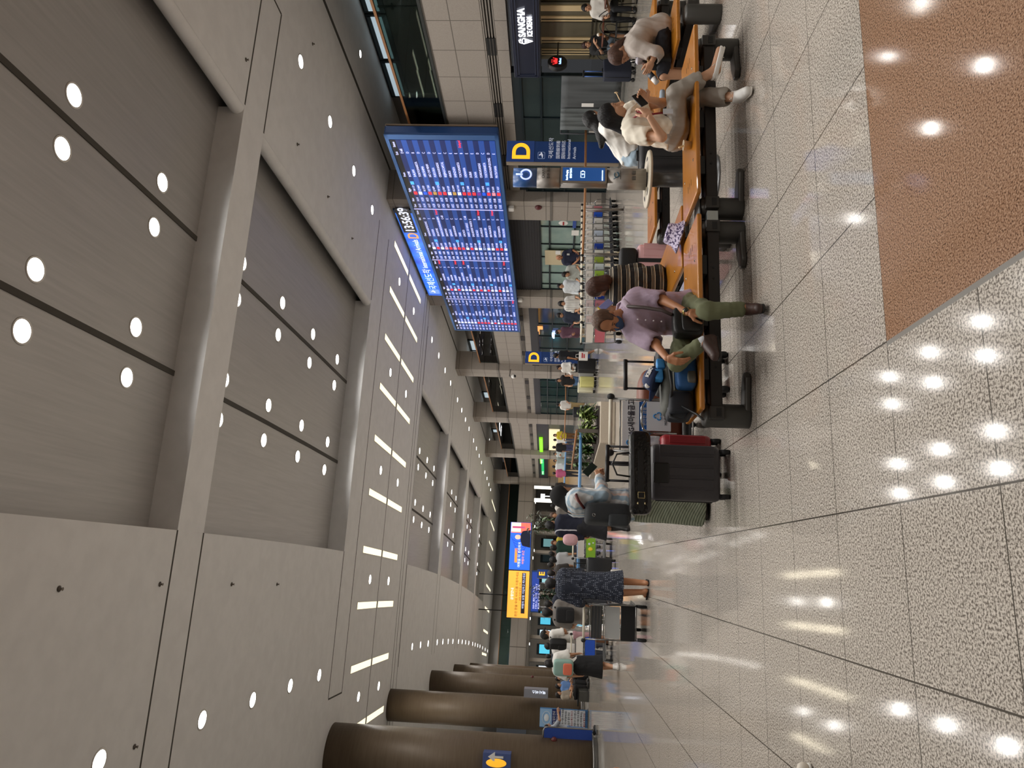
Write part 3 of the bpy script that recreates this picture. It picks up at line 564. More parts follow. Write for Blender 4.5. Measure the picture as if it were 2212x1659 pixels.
m.build('crown_symbol', emi('ff2a2a', 1.8), r); text('ReBoat', 'lettering', emi('9fc4ff', 1.6), r, c0+Vector((0, 0, -.1)), dx, UPZ, .085, 'CENTER', bold=.003); m = MB(); m.cyl(cs+dx*.25, (13.95, cs.y+.1, cs.z), .02, n=8); m.build('bracket', M_BLACK, r)
# ---- glazing in the ground floor bays
M_GLD = mat('3c4747', .07, noise=(.6, '323c3d', .4)); M_GLT = mat('28403f', .06, noise=(.5, '1e3232', .5)); M_GLP = mat('9fb3ab', .12, noise=(2, '87a09a', .5))
wk = [40]
def glazing(a, b, zt, vs, hs, gm, u=13.72, zb=.12):
    f = MB(); t = .06
    for s in [a]+list(vs)+[b-t]: f.bb(u-.05, u+.07, s, s+t, 0, zt)
    for z in [0, zt-t]+list(hs): f.bb(u-.05, u+.07, a, b, z, z+t)
    fo = struct(f.build(f'window_{wk[0]}', M_FRAME)); wk[0] += 1; g = MB(); g.bb(u, u+.02, a, b, .03, zt); g.build('pane', gm, fo); return fo
m = MB(); m.bb(13.68, 13.9, 17.65, 23.9, 2.3, 3.18); struct(m.build('trim_9', mat('222c31', .35)))
glazing(17.7, 23.9, 2.95, (19.6, 21.4, 23.2), (1.5, 2.3), M_GLD, 13.66)
m = MB(); m.bb(13.58, 13.7, 25.28, 32.65, 2.5, 3.72); lm = struct(m.build('trim_10', mat('2a292c', .6))); m = MB()
for k in range(9): m.bb(13.56, 13.58, 25.28, 32.65, 2.6+k*.12, 2.64+k*.12)
m.build('slat', mat('333236', .6), lm)
glazing(25.28, 32.65, 2.5, (26.5, 28, 29.2, 30.8, 32), (2.05, 1.02), M_GLP, 13.66)
m = MB(); m.bb(13.6, 14, 34.03, 44.0, 2.75, 3.18); m.bb(13.6, 14, 45.38, 55.0, 2.8, 3.18); struct(m.build('trim_11', mat('333438', .5)))
glazing(34.03, 44.0, 2.75, (37.2, 39, 41, 42.8), (1.9, 1.0), M_GLD, 13.68); glazing(45.38, 55.0, 2.8, (47, 48.6, 50.4, 52), (2.2, 1.5, .75), M_GLT, 13.68)
glazing(-13, 5.4, 3.1, (-9, -5, -1, 2), (2.3,), M_GLD, 13.68)
# orange, blue and white reflections in the third bay's glass, built as glowing plates
for k, (y, x0_, x1_, c_, e_) in enumerate([(712, 1160, 1172, 'f0a860', .8), (735, 1160, 1164, 'f0a860', .8), (700, 1194, 1206, '9fb8ff', .9), (722, 1192, 1198, 'cfe8ff', 1.), (738, 1192, 1197, 'cfe8ff', 1.)]):
    a, b = P(x0_, y-6, 38.2+k*.3), P(x1_, y+5, 38.2+k*.3); m = MB(); X = Bd(13.66, a.y)[0]; m.box(X-.02, X, a.y, a.y+.55*(1+k % 2), min(a.z, b.z), max(a.z, b.z)); o = m.build('glass_reflection', emi(c_, e_)); tag(o, f'small glowing {("orange","orange","blue","white","white")[k]} shop light at the glass wall behind the maroon shirt, {ORD[k]} one', 'lit sign', 'lights at the glass wall')
# notices on the exit doors
def plate(name, label, cat, y0, y1, x0_, x1_, col, X=13.55, parent=None):
    a, b = PX(x0_, y0, X), PX(x1_, y1, X); m = MB(); m.box(X-.02, X, min(a.y, b.y), max(a.y, b.y), min(a.z, b.z), max(a.z, b.z)); o = m.build(name, col, parent)
    if label: tag(o, label, cat)
    return o, a, b
XD = Bd(13.6, 28)[0]-.08
o = thing('no_entry_sign', 'white oval no entry sign on the glass exit door', 'sign', tuple(PX(1217, 482, XD))); c_ = PX(1217, 482, XD); Rx = Matrix(((0, 0, -1), (0, 1, 0), (1, 0, 0)))
m = MB(); m.ell(c_, (.19, .2, .015), 24, 8, Rx); m.build('disc', M_WHITE, o); m = MB(); m.box(XD-.03, XD-.012, c_.y-.13, c_.y+.13, c_.z-.03, c_.z+.03); m.build('bar', mat('a02028', .5), o)
plate('door_sticker', 'blue sticker strip on the glass exit door', 'sticker', 471, 492, 1238, 1244, mat('274a9a', .5), XD)
plate('paper_notice', 'plain white paper taped on the glass exit door', 'notice', 497, 508, 1235, 1250, M_WHITE, XD)
dr, a, b = plate('door_1', None, None, 540, 573, 1177, 1268, mat('cdbf9d', .5), XD); struct(dr); plate('paper_notice', 'white notice with blue lines on the cream door behind the officer', 'notice', 541, 549, 1200, 1211, M_WHITE, XD-.03)
# grey cloth partition in front of the glass
M_CLOTH = mat('55585a', .8, bump=(3, .3, (1, 1, .3)))
def sheet(name, label, c0, c1, z0, z1, depth=.03, amp=.03, m=M_CLOTH, par=None, n=28):
    vs = []; c0, c1 = Vector(c0), Vector(c1); d = (c1-c0); nr = Vector((-d.y, d.x, 0)).normalized(); mb = MB()
    for side in (0, 1):
        for j in range(9):
            for i in range(n+1):
                t = i/n; q = c0+d*t+nr*(amp*sin(t*31)*(.3+.7*(1-j/8))+amp*.6*sin(t*13+j*.5)+depth*side); vs.append((q.x, q.y, z0+(z1-z0)*j/8))
    fs = []; w_ = n+1
    for side in (0, 1):
        b0 = side*9*w_
        for j in range(8):
            for i in range(n): q = (b0+j*w_+i, b0+j*w_+i+1, b0+(j+1)*w_+i+1, b0+(j+1)*w_+i); fs.append(q if side == 0 else q[::-1])
    for i in range(n): fs += [(i, i+9*w_, i+1+9*w_, i+1), (8*w_+i, 8*w_+i+1, 17*w_+i+1, 17*w_+i)]
    for j in range(8): fs += [(j*w_, (j+1)*w_, (j+10)*w_, (j+9)*w_), (j*w_+n, (j+9)*w_+n, (j+10)*w_+n, (j+1)*w_+n)]
    mb.add(vs, fs, True); return mb.build(name, m, par)
r = thing('cloth_partition', 'tall dark grey cloth partition in front of the glass shopfront', 'partition', (12.6, 17, 0)); c_a, c_b, c_c = P(1300, 164, 16.9), P(1300, 240, 17.6), P(1300, 286, 17.8)
sheet('cloth', 0, (c_a.x, c_a.y, 0), (c_b.x, c_b.y, 0), .1, 1.72, par=r); sheet('cloth', 0, (c_b.x, c_b.y-.1, 0), (c_c.x, c_c.y-.1, 0), .55, 1.72, par=r, m=mat('676d6e', .7, bump=(3, .3, (1, 1, .3))))
m = MB()
for q in (c_a, c_b, c_c): m.cyl((q.x, q.y+.08, 0), (q.x, q.y+.08, 1.72), .02, n=8)
m.tube([(c_a.x, c_a.y+.08, 1.7), (c_b.x, c_b.y+.08, 1.7), (c_c.x, c_c.y+.08, 1.7)], .02, 8); m.build('frame', mat('2b2d33', .5), r); o = P(1270, 217, 16.8); m = MB(); d_ = (c_b-c_a).normalized(); m.obox((o.x, o.y+.2, o.z), (.09, .01, .32), atan2(d_.y, d_.x)); m.build('paper_label', M_WHITE, r)
# ---- green lit shop and cafe in the farther bays
def bay_shop(s0, s1, wall, sign, scol, tx, lab, y0, y1, x0_, x1_, letters):
    m = MB(); m.bb(13.9, 14.05, s0, s1, 0, 3.18); struct(m.build('wall_shop', wall)); m = MB(); m.bb(13.68, 13.75, s0, s1, 2.2, 3.15); struct(m.build('trim_12', mat('262430', .5)))
    X = Bd(13.6, (s0+s1)/2)[0]; r = thing('shop_sign', lab, 'shop sign', tuple(PX((x0_+x1_)/2, (y0+y1)/2, X))); dd = Vector((Bd(0, s0)[0]-Bd(0, s1)[0], s0-s1, 0)).normalized(); za = PX(x1_, y0, X).z; zb_ = PX(x0_, y0, X).z; m = MB(); sa, sb = PX(x0_, y0, X).y, PX(x0_, y1, X).y; m.bb(13.5, 13.66, sa, sb, za, zb_); m.build('case', emi(scol, 1.1), r, bevel=.02)
    q = Vector((*Bd(13.48, sb-.3), za+.06)); text(tx, 'lettering', emi(letters, 1.2), r, q, dd, UPZ, (zb_-za)*.8, sx=2.2); return r
bay_shop(56.38, 66.3, mat('3b4344', .4), 0, '7fd41c', '편의점', 'bright lime green lit sign over the shop behind the planter', 938, 972, 1164, 1172, 'e8ffe0')
bay_shop(67.68, 77.1, mat('c9a878', .5), 0, '17a85a', '한식당', 'long green lit sign over the cafe counter in the far bay', 990, 1012, 1168, 1174, 'f0fff0')
m = MB(); m.bb(13.5, 13.6, 59, 65.5, 1.2, 2.1); o = m.build('menu_board', emi('e8d8b0', .8)); tag(o, 'glowing cream menu board under the lime green sign', 'menu board')
m = MB(); m.bb(12.8, 13.4, 68.8, 76, 0, 1.1); o = m.build('counter', mat('d8b27a', .5)); tag(o, 'pale wooden cafe counter under the long green sign', 'counter')
for k, (y, z_) in enumerate(((945, 0), (965, 0))): pass
# bright white booths at the far right corner
eb_ = [(1048, 1066), (1086, 1094)]
for k, (ya, yb) in enumerate(((1049, 1056), (1076, 1085))):
    a, b = P(1154, ya, 71), P(1192, yb, 71); m = MB(); m.box(min(a.x, b.x), max(a.x, b.x), 71, 71.6, 0, 1.7); o = m.build('light_box', mat('8b8680', .5)); m = MB(); m.box(min(a.x, b.x), max(a.x, b.x), 71, 71.6, 1.7, a.z); m.build('lit_face', emi('fff8e8', 1.3), o); tag(o, f'tall white glowing light box at the far corner, {("right","left")[k]} one', 'light box')
a, b = P(1168, 1066, 71), P(1177, 1076, 71); m = MB(); m.box(b.x, a.x, 71.2, 71.3, b.z, a.z); m.box((a.x+b.x)/2-.05, (a.x+b.x)/2+.05, 71.3, 71.36, 0, a.z); o = m.build('notice_screen', emi('e8ecf4', .7)); tag(o, 'white screen with dark lines between two far light boxes', 'screen')
# ---- pillar fittings
def onp(x, y, i): s = PIL[i]+.5; X = Bd(13.2, s)[0]; return PX(x, y, X)
q = onp(1163, 447, 0); o = thing('fire_bell', 'dark red fire alarm bell on the pillar under the flight board', 'alarm', tuple(q)); Rx = Matrix(((0, 0, -1), (0, 1, 0), (1, 0, 0))); m = MB(); m.lathe(q, [(.13, 0), (.13, .04), (.1, .08), (.03, .1), (0, .1)], 20, Rx); m.build('bell', mat('5a2024', .35), o)
q = onp(1105, 447, 0); o = MB(); o.box(q.x-.14, q.x+.02, q.y-.13, q.y+.13, q.z-.1, q.z+.12); tag(o.build('wall_speaker', M_WHITE, bevel=.04), 'white rounded wall speaker on the pillar above the fire bell', 'speaker')
q = onp(1124, 646, 1); o = MB(); o.box(q.x-.14, q.x+.02, q.y-.13, q.y+.13, q.z-.1, q.z+.12); tag(o.build('wall_speaker', M_WHITE, bevel=.04), 'white wall speaker on the second pillar at the board end', 'speaker')
q = P(1109, 813, 43.6); o = thing('security_camera', 'white dome security camera on an arm by the third pillar', 'camera', tuple(q)); m = MB(); m.ell(q, (.14, .14, .14)); m.build('dome', M_WHITE, o); m = MB(); m.ell(q+Vector((0, -.04, -.07)), (.1, .1, .1)); m.build('lens_dome', M_BLACK, o); m = MB(); m.tube([q+Vector((0, 0, .1)), q+Vector((0, 0, .25)), q+Vector((.3, .4, .25)), (Bd(13.2, 44.5)[0]+.02, 44.5, q.z+.25)], .03, 8); m.build('arm', M_STEEL, o)
# ---- wooden and blue handrails on steel posts
def rail(label, pts, posts, m_, r=.032, z=1., group=None, flat=False, zb=0.):
    o = thing('handrail_fence', label, 'handrail', (pts[0][0], pts[0][1], 0), group); mb = MB(); mb.tube([(p[0], p[1], z) for p in pts], r, 10); mb.build('handrail', m_, o)
    for p in posts:
        mb = MB()
        if flat: mb.box(p[0]-.05, p[0]+.05, p[1]-.02, p[1]+.02, zb, z-.02)
        else: mb.cyl((p[0], p[1], 0), (p[0], p[1], z-.02), .03, n=10); mb.cyl((p[0], p[1], 0), (p[0], p[1], .015), .08, n=14)
        mb.build('post', mat('6e6862', .4, .6), o)
    return o
pa = [F(1266, 262, 1.), F(1264, 410, 1.), F(1262, 475, 1.), F(1258, 566, 1.)]; rail('long wooden handrail on steel posts in front of the nested trolleys', pa, [F(1348, 453), F(1343, 550), F(1356, 285)], M_WOODR)
pa = [F(1222, 790, 1.05), F(1222, 870, 1.05), F(1219, 952, 1.05)]; rail('distant wooden handrail beyond the planter', pa, pa, M_WOODR, z=1.05)
pa = [F(1246, 930, 1.), F(1235, 1012, 1.)]; d = pa[1]-pa[0]; rail('wooden handrail running away along the planter side', pa, [pa[0]+d*k/4 for k in range(5)], M_WOODR, flat=True, zb=.405)
M_BLR = mat('5f8fc0', .35); pa = [F(1255, 933, .86), F(1252, 1050, .86), F(1250, 1130, .86), F(1249, 1232, .86)]; rail('pale blue handrail between the planter and the woman in dotted dress', pa, [pa[0]+Vector((0, .02, 0)), pa[2], pa[3]], M_BLR, .045, .86)
pa = [F(1223, 955, .9), F(1220, 1020, .9), F(1217, 1130, .9), F(1216, 1230, .9)]; rail('second pale blue handrail farther back in the crowd', pa, [pa[1], pa[3]], M_BLR, .05, .9)
# ---- charging post with ring table
cx, cy = P(1405, 388, 6.9).x, 6.9; r = thing('charging_post', 'steel phone charging post with blue screen and round ring table', 'charging post', (cx, cy, 0)); BR = mat('a39e99', .45, .6, noise=(30, '959089', .6, (1, 1, .05)))
m = MB(); m.cyl((cx, cy, .02), (cx, cy, .72), .075, n=24); m.lathe((cx, cy, 0), [(.26, 0), (.26, .015), (.1, .03)], 28); m.build('pole', mat('7c7e80', .35, .7), r)
wv = [(.1*cos(a)*1., .068*sin(a)) for a in [2*pi*k/32 for k in range(32)]]
for nm, za, zb_, sc_, mm in (('lower_body', .72, 1.12, 1.18, BR), ('screen_body', 1.12, 1.62, 1.05, BR), ('collar', 1.62, 1.86, 1.12, BR), ('top_cap', 1.86, 2.11, 1.06, mat('3f69a8', .3))): m = MB(); m.prism([(a*sc_, b*sc_) for a, b in wv], (cx, cy, za), (1, 0, 0), (0, 1, 0), UPZ, zb_-za, True); m.build(nm, mm, r)
sc2 = MB(); sc2.box(cx-.088, cx+.088, cy-.086, cy-.06, 1.13, 1.61); sc2.build('screen_frame', mat('b0a89c', .35, .6), r); sc2 = MB(); sc2.box(cx-.076, cx+.076, cy-.09, cy-.08, 1.15, 1.59); sc2.build('screen', emi('1d4680', .75), r)
S = emi('d8f2ff', 1.5); fy = cy-.092; text('Fast Charging', 'lettering', S, r, (cx-.072, fy, 1.535), (1, 0, 0), UPZ, .028, bold=.0012, sx=.75); text('충전기모드', 'lettering', S, r, (cx-.05, fy, 1.495), (1, 0, 0), UPZ, .026, bold=.0008); text('BEANTECH 031-457-0514', 'lettering', S, r, (cx-.072, fy, 1.17), (1, 0, 0), UPZ, .018, sx=.6)
m = MB(); m.tube([(cx-.04, fy, 1.36), (cx+.03, fy, 1.36), (cx+.03, fy, 1.4), (cx-.04, fy, 1.4)], .004, 4, closed=True); m.box(cx+.032, cx+.04, fy-.002, fy, 1.372, 1.388); m.prism([(-.012, .0), (.006, .014), (.002, .002), (.014, .0), (-.004, -.014), (0, -.002)], (cx-.004, fy, 1.38), (1, 0, 0), UPZ, (0, -1, 0), .003); m.build('battery_symbol', S, r)
m = MB(); m.tube([(cx-.005+.055*sin(a), cy-.078, 1.975+.055*cos(a)) for a in [.35+(2*pi-.7)*k/24 for k in range(25)]], .009, 6); m.cyl((cx-.005, cy-.078, 2.01), (cx-.005, cy-.078, 2.08), .01, n=8); m.build('power_symbol', emi('c8d8ff', .9), r)
text('CHARGE', 'lettering', mat('3b3834', .5), r, (cx-.05, cy-.084, 1.78), (1, 0, 0), UPZ, .04, sx=.95); text('충전·充電', 'lettering', mat('3b3834', .5), r, (cx-.055, cy-.084, 1.725), (1, 0, 0), UPZ, .036)
m = MB(); m.tube([(cx+.03*cos(a), cy-.086, 1.03+.022*sin(a)) for a in [pi*.2+1.8*pi*k/14 for k in range(15)]], .005, 5); m.tube([(cx-.05, cy-.086, 1.06), (cx-.01, cy-.086, 1.0), (cx+.03, cy-.086, 1.01)], .004, 5); m.build('bird_emblem', mat('2a5f7a', .4), r); text('Incheon Airport', 'lettering', mat('4a4a48', .5), r, (cx-.05, cy-.086, .985), (1, 0, 0), UPZ, .016)
for k in range(2): m = MB(); m.box(cx-.05+.06*k, cx-.01+.06*k, cy-.088, cy-.07, .83, .865); m.build('socket', mat('5b5a55', .4), r)
m = MB(); m.lathe((cx, cy, 0), [(.13, .68), (.29, .68), (.3, .695), (.29, .71), (.13, .71), (.13, .68)], 40); m.build('ring_table', mat('c6bca8', .45), r); m = MB()
for a in (-.3, 2.3, 3.6): m.prism(rpoly(.09, .035, .015), (cx+.21*cos(a), cy+.21*sin(a), .7105), (-sin(a), cos(a), 0), (cos(a), sin(a), 0), UPZ, .002)
m.build('table_slot', M_BLACK, r)
# ---- stone planter with leafy plants
PLX = 3.2; r = thing('planter', 'low beige stone planter behind the luggage trolley', 'planter', (3.9, 19.5, 0)); q = [(4.3, 18.9), (3.18, 18.9), (2.85, 24.2), (3.6, 24.2), (3.85, 20.8), (4.72, 20.8)]
m = MB(); m.prism(q, (0, 0, 0), (1, 0, 0), (0, 1, 0), UPZ, .4); m.build('wall', mat('b5aa9a', .7, noise=(40, 'a89c8b', .6)), r, bevel=.02); ce = (3.6, 20.4); m = MB(); m.prism([(a+(ce[0]-a)*.12, b+(ce[1]-b)*.12) for a, b in q], (0, 0, .39), (1, 0, 0), (0, 1, 0), UPZ, .03); m.build('soil', mat('2e241c', .9), r)
def leaf(mb, base, d, L, wd, droop=.5):
    d = Vector(d).normalized(); side = d.cross(Vector((0, 0, 1)));  side = side.normalized() if side.length > .01 else Vector((1, 0, 0)); vs = []; n = 5
    for i in range(n+1):
        t = i/n; c = Vector(base)+d*L*t+Vector((0, 0, -droop*L*t*t)); wdt = wd*sin(pi*min(.98, t*.9+.08)); vs += [c+side*wdt, c+Vector((0, 0, -.15*wdt)), c-side*wdt]
    fs = []
    for i in range(n): a = i*3; fs += [(a, a+1, a+4, a+3), (a+1, a+2, a+5, a+4)]
    mb.add(vs, fs, True)
def bush(label, x, y, z, R, h, n, cols, L=.28, wd=.035, stems=5, name='leafy_plant', seed=1):
    rn = random.Random(seed); r = thing(name, label, 'plant', (x, y, z)); st_ = MB(); lv_ = [MB() for _ in cols]
    for k in range(stems):
        a = rn.random()*6.28; top = Vector((x+R*.6*cos(a)*rn.random(), y+R*.6*sin(a)*rn.random(), z+h*(.6+.4*rn.random()))); st_.tube([(x+.04*cos(a), y+.04*sin(a), z), ((x+top.x)/2+.03, (y+top.y)/2, z+h*.4), top], [.012*h+.004, .01*h+.003, .004], 6)
        for j in range(n):
            t = .25+.75*rn.random(); b = Vector((x, y, z)).lerp(top, t); az = rn.random()*6.28; leaf(lv_[rn.randrange(len(cols))], b, (cos(az), sin(az), rn.uniform(-.1, .9)), L*rn.uniform(.6, 1.2), wd*rn.uniform(.7, 1.2), rn.uniform(.2, .7))
    st_.build('stem', mat('4b3a26', .7), r)
    for mb, c in zip(lv_, cols): mb.build('leaves', mat(c, .45), r)
for k, (x, y) in enumerate(((4.0, 19.6), (3.62, 19.5), (3.5, 20.3), (3.35, 21.4), (4.3, 20.3), (3.25, 22.8), (3.3, 23.6))): bush(f'{("pale variegated","green")[k > 1]} leafy plant in the stone planter, {ORD[k]} one', x, y, .42, .36, .58, 26, ('8fa05a', '6c8440') if k < 2 else ('4c6a34', '35502a'), .26, .045, 6, seed=k)
q = F(1322, 1136); bush('tall bushy indoor tree behind the crowd under the blue screen', P(1200, 1132, 38).x, 38, 0, .9, 3.1, 40, ('3d5230', '52683c', '2c3d24'), .45, .05, 9, 'indoor_tree', 11)
bush('dark palm plant in the crowd left of the dotted dress', P(1200, 1288, 45).x, 45, 0, .6, 2.9, 34, ('22382a', '2f4a34'), .6, .05, 7, 'indoor_palm', 12)
bush('small green plant behind the cap wearing man', P(1200, 1330, 50).x, 50, 0, .5, 2.2, 26, ('3f5a30', '56703c'), .4, .05, 6, 'indoor_palm', 13)
# ---- left side: information banner, blue partition, column signs
b0, b1 = F(1268, 1532), F(1290, 1572); Yb = 29.2; xa, xb = P(1220, 1572, Yb).x, P(1220, 1533, Yb).x; r = thing('information_banner', 'white and blue information banner standing by the second round column', 'banner', ((xa+xb)/2, Yb, 0)); zt_ = P(1166, 1550, Yb).z; zz = lambda px: P(px, 1550, Yb).z
def bp(nm, za, zb_, col, d=0., ia=0., ib=0.): m = MB(); m.box(xa+ia, xb-ib, Yb-.02-d, Yb+.02-d, za, zb_); m.build(nm, mat(col, .5), r)
bp('stand', .02, zt_, '4a7fb4', -.02, -.03, -.03); bp('picture_panel', zz(1192), zt_, '8fb6dd'); bp('title_panel', zz(1211), zz(1192), '1d2f6a'); bp('text_panel', .12, zz(1211), 'c6cbd2')
m = MB(); m.box(xa-.05, xb+.05, Yb-.25, Yb+.2, 0, .03); m.build('foot', M_STEEL, r); DK = mat('33363f', .6); RD = mat('9a2a30', .6)
for k in range(9): text(('공항 이용 안내 말씀을', '승객 여러분께서는', '출입국 절차 안내', '반드시 확인 하시기', '바랍니다 감사합니다')[k % 5], 'lettering', RD if k in (3, 7) else DK, r, (xa+.06, Yb-.025, zz(1217)-k*.115), (1, 0, 0), UPZ, .085, sx=.8)
for k in range(2): text(('ICN 입국 안내', '출국 절차 변경')[k], 'lettering', M_WHITE, r, (xa+.06, Yb-.025, zz(1199)-k*.14), (1, 0, 0), UPZ, .11, sx=.75)
m = MB(); m.tube([((xa+xb)/2+.22*cos(a), Yb-.025, zt_-.25+.16*sin(a)) for a in [2*pi*k/20 for k in range(20)]], .008, 5, closed=True); m.ell(((xa+xb)/2, Yb-.025, zt_-.25), (.13, .012, .09)); m.build('emblem', mat('d8dfe6', .5), r)
Yp = 24.0; xa, xb = P(1240, 1603, Yp).x-.3, P(1240, 1574, Yp).x; r = thing('blue_partition', 'blue standing partition with rounded steel frame beside the nearest column', 'partition', ((xa+xb)/2, Yp, 0)); m = MB(); m.box(xa, xb, Yp-.02, Yp+.02, .16, 1.62); m.build('panel', mat('1f3f8f', .45), r, bevel=.01)
m = MB(); m.tube([(xa, Yp, 1.64), (xb-.1, Yp, 1.64), (xb-.02, Yp, 1.6), (xb, Yp, 1.5), (xb, Yp, .1)], .025, 8); m.build('frame', M_STEEL, r); m = MB(); m.box(xb-.06, xb+.06, Yp-.3, Yp+.3, 0, .05); m.build('foot', M_STEEL, r)
X, Y = Bd(-5.75, 24.3); r = thing('direction_sign', 'blue sign with yellow pictogram and white arrow on the nearest round column', 'sign', (X, Y-.9, 3.2)); m = MB(); zc = P(1073, 1640, Y-.9).z; sx_ = P(1073, 1648, Y-.95).x; m.box(sx_-.6, sx_+.28, Y-1.05, Y-.6, zc-.42, zc+.4); m.build('case', mat('4a5a8c', .4), r, bevel=.01); fy = Y-1.056
m = MB(); m.ell((sx_+.02, fy, zc), (.12, .012, .3)); m.build('pictogram', emi('f0b030', .8), r); m = MB(); m.prism([(-.03, -.2), (.03, -.2), (.03, .05), (.14, .05), (0, .25), (-.14, .05), (-.03, .05)], (sx_+.18, fy, zc), (1, 0, 0), UPZ, (0, -1, 0), .01); m.build('arrow', M_WHITE, r)
r = thing('direction_sign', 'long pale sign with white lettering on the second round column', 'sign', (Bd(-5.5, 32)[0], 31.5, 2.)); a = P(1132, 1494, 31.6); b = P(1184, 1494, 31.6); m = MB(); m.box(a.x-.2, a.x+.12, 31.5, 32.1, b.z, a.z); m.build('case', mat('7f8088', .4), r); text('택시·버스', 'lettering', emi('e8f0ff', 1.4), r, (a.x+.08, 31.49, b.z+.1), (0, 0, 1), (-1, 0, 0), .14)
for k, (u_, s_, r__, x) in enumerate(((-5.75, 24.3, .87, 1199), (-5.6, 44.1, .63, 1148))):
    X, Y = Bd(u_, s_); q = Vector((X+r__*cos(-.3), Y+r__*sin(-.3), P(x, 1520, Y).z)); o = MB(); o.ell(q, (.09, .09, .09)); tag(o.build('alarm_bell', mat('5a1f1f', .4)), f'small dark red alarm bell on the {("nearest","third")[k]} round column edge', 'alarm')
# ================================================================== BENCHES, TROLLEYS, LUGGAGE
M_SEAT = mat('b5741e', .3, noise=(3, 'a06318', .5, (1, 9, 1)), coat=.35); M_LEG = mat('4b4a47', .45, .3); M_BEAM = mat('2f2c2b', .45, .3); M_ALU = mat('aab0ae', .3, .6)
def make_bench(L=1.68, D=.64, label=''):
    r = local('bench', label, 'bench', 'wooden benches round the charging post'); h = L/2
    m = MB(); m.prism(rpoly(L-.0, D, .02, 3), (0, 0, .418), (1, 0, 0), (0, 1, 0), UPZ, .04); st_ = m.build('seat', M_SEAT, r, bevel=.012)
    m = MB()
    for sx_ in (-1, 1):
        for k in range(3): m.prism([(-.03, -.006), (.03, -.002), (.03, .006), (-.03, .002)], (sx_*(h-.22), -.1+.07*k, .4585), (1, 0, 0), (0, 1, 0), UPZ, .001)
    m.build('slot', M_BLACK, st_); m = MB()
    for sx_ in (-1, 1):
        for y in (-.2, .2): m.lathe((sx_*(h-.38), y, .457), [(.014, 0), (.014, .003), (.006, .006), (0, .006)], 12)
    m.build('bolt', M_CHROME, st_)
    m = MB(); m.box(-h+.02, h-.02, -.12, .0, .235, .335); m.build('beam', M_BEAM, r, bevel=.008)
    m = MB(); m.box(-h+.1, h-.1, .02, .06, .3, .34); m.build('rear_rail', M_BEAM, r); m = MB()
    for x in (-h+.38, 0, h-.38): m.box(x-.09, x+.09, -.13, .2, .34, .418)
    m.build('bracket', M_BLACK, r, bevel=.01); m = MB()
    for x in (-h+.45, h-.45):
        for d in (-.05, .05): m.cyl((x+d, -.118, .285), (x+d, -.125, .285), .011, n=10)
    m.build('beam_bolt', M_BLACK, r)
    for sx_ in (-1, 1):
        x = sx_*(h-.02); m = MB(); m.lathe((x, 0, 0), [(.096, 0), (.098, .02), (.098, .35), (.085, .372), (.03, .378), (0, .378)], 28); lg = m.build('leg', M_LEG, r)
        m = MB(); m.box(x-.055, x+.055, -.135, -.06, .225, .345); m.build('clamp', mat('3a3836', .45, .3), lg, bevel=.008); m = MB(); m.box(x-.035, x+.035, -.138, -.134, .25, .29); m.build('clamp_recess', M_BLACK, lg)
        m = MB(); s_ = -sx_; m.prism([(0, -.09), (s_*.14, -.1), (s_*.3, -.13), (s_*.36, -.08), (s_*.35, -.02), (s_*.2, .05), (0, .08)], (x, 0, .002), (1, 0, 0), (0, 1, 0), UPZ, .05); m.build('foot_plate', mat('55534f', .4, .3), lg, bevel=.015)
    return r
bench = make_bench(label='empty left half wooden bench nearest the camera with backpack on its end'); place(bench, (2.075, 5.9, 0)); bench['label'] = 'nearest wooden bench, where the man in the lilac shirt sits'
for (x, y, rz, lb) in ((3.94, 5.9, 0, 'wooden bench where the woman in the cream blouse sits'), (3.06, 7.16, pi/2, 'wooden bench where the woman in striped top sits'), (4.9, 8.46, 0, 'wooden bench behind the charging post, empty'), (6.66, 8.46, 0, 'farther wooden bench at the top edge of the picture, behind the grey shirt woman'), (5.66, 7.3, pi/2, 'wooden bench where the woman in grey shirt bends forward')): place(dup(bench, lb), (x, y, 0), rz)
o = MB(); o.prism([(.3*cos(a), .125*sin(a)) for a in [2*pi*k/28 for k in range(28)]], (2.98, 5.93, .38), (1, 0, 0), (0, 1, 0), UPZ, .012); o = tag(o.build('joining_plate', mat('6d7072', .35, .5), bevel=.004), 'grey oval joining plate between the two front benches', 'bench connector'); m = MB(); m.box(2.925, 3.035, 5.77, 5.9, .24, .33); m.build('coupling', M_ALU, o); m = MB(); m.cyl((2.98, 5.9, .33), (2.98, 5.9, .38), .03, n=10); m.build('stem', M_BLACK, o)
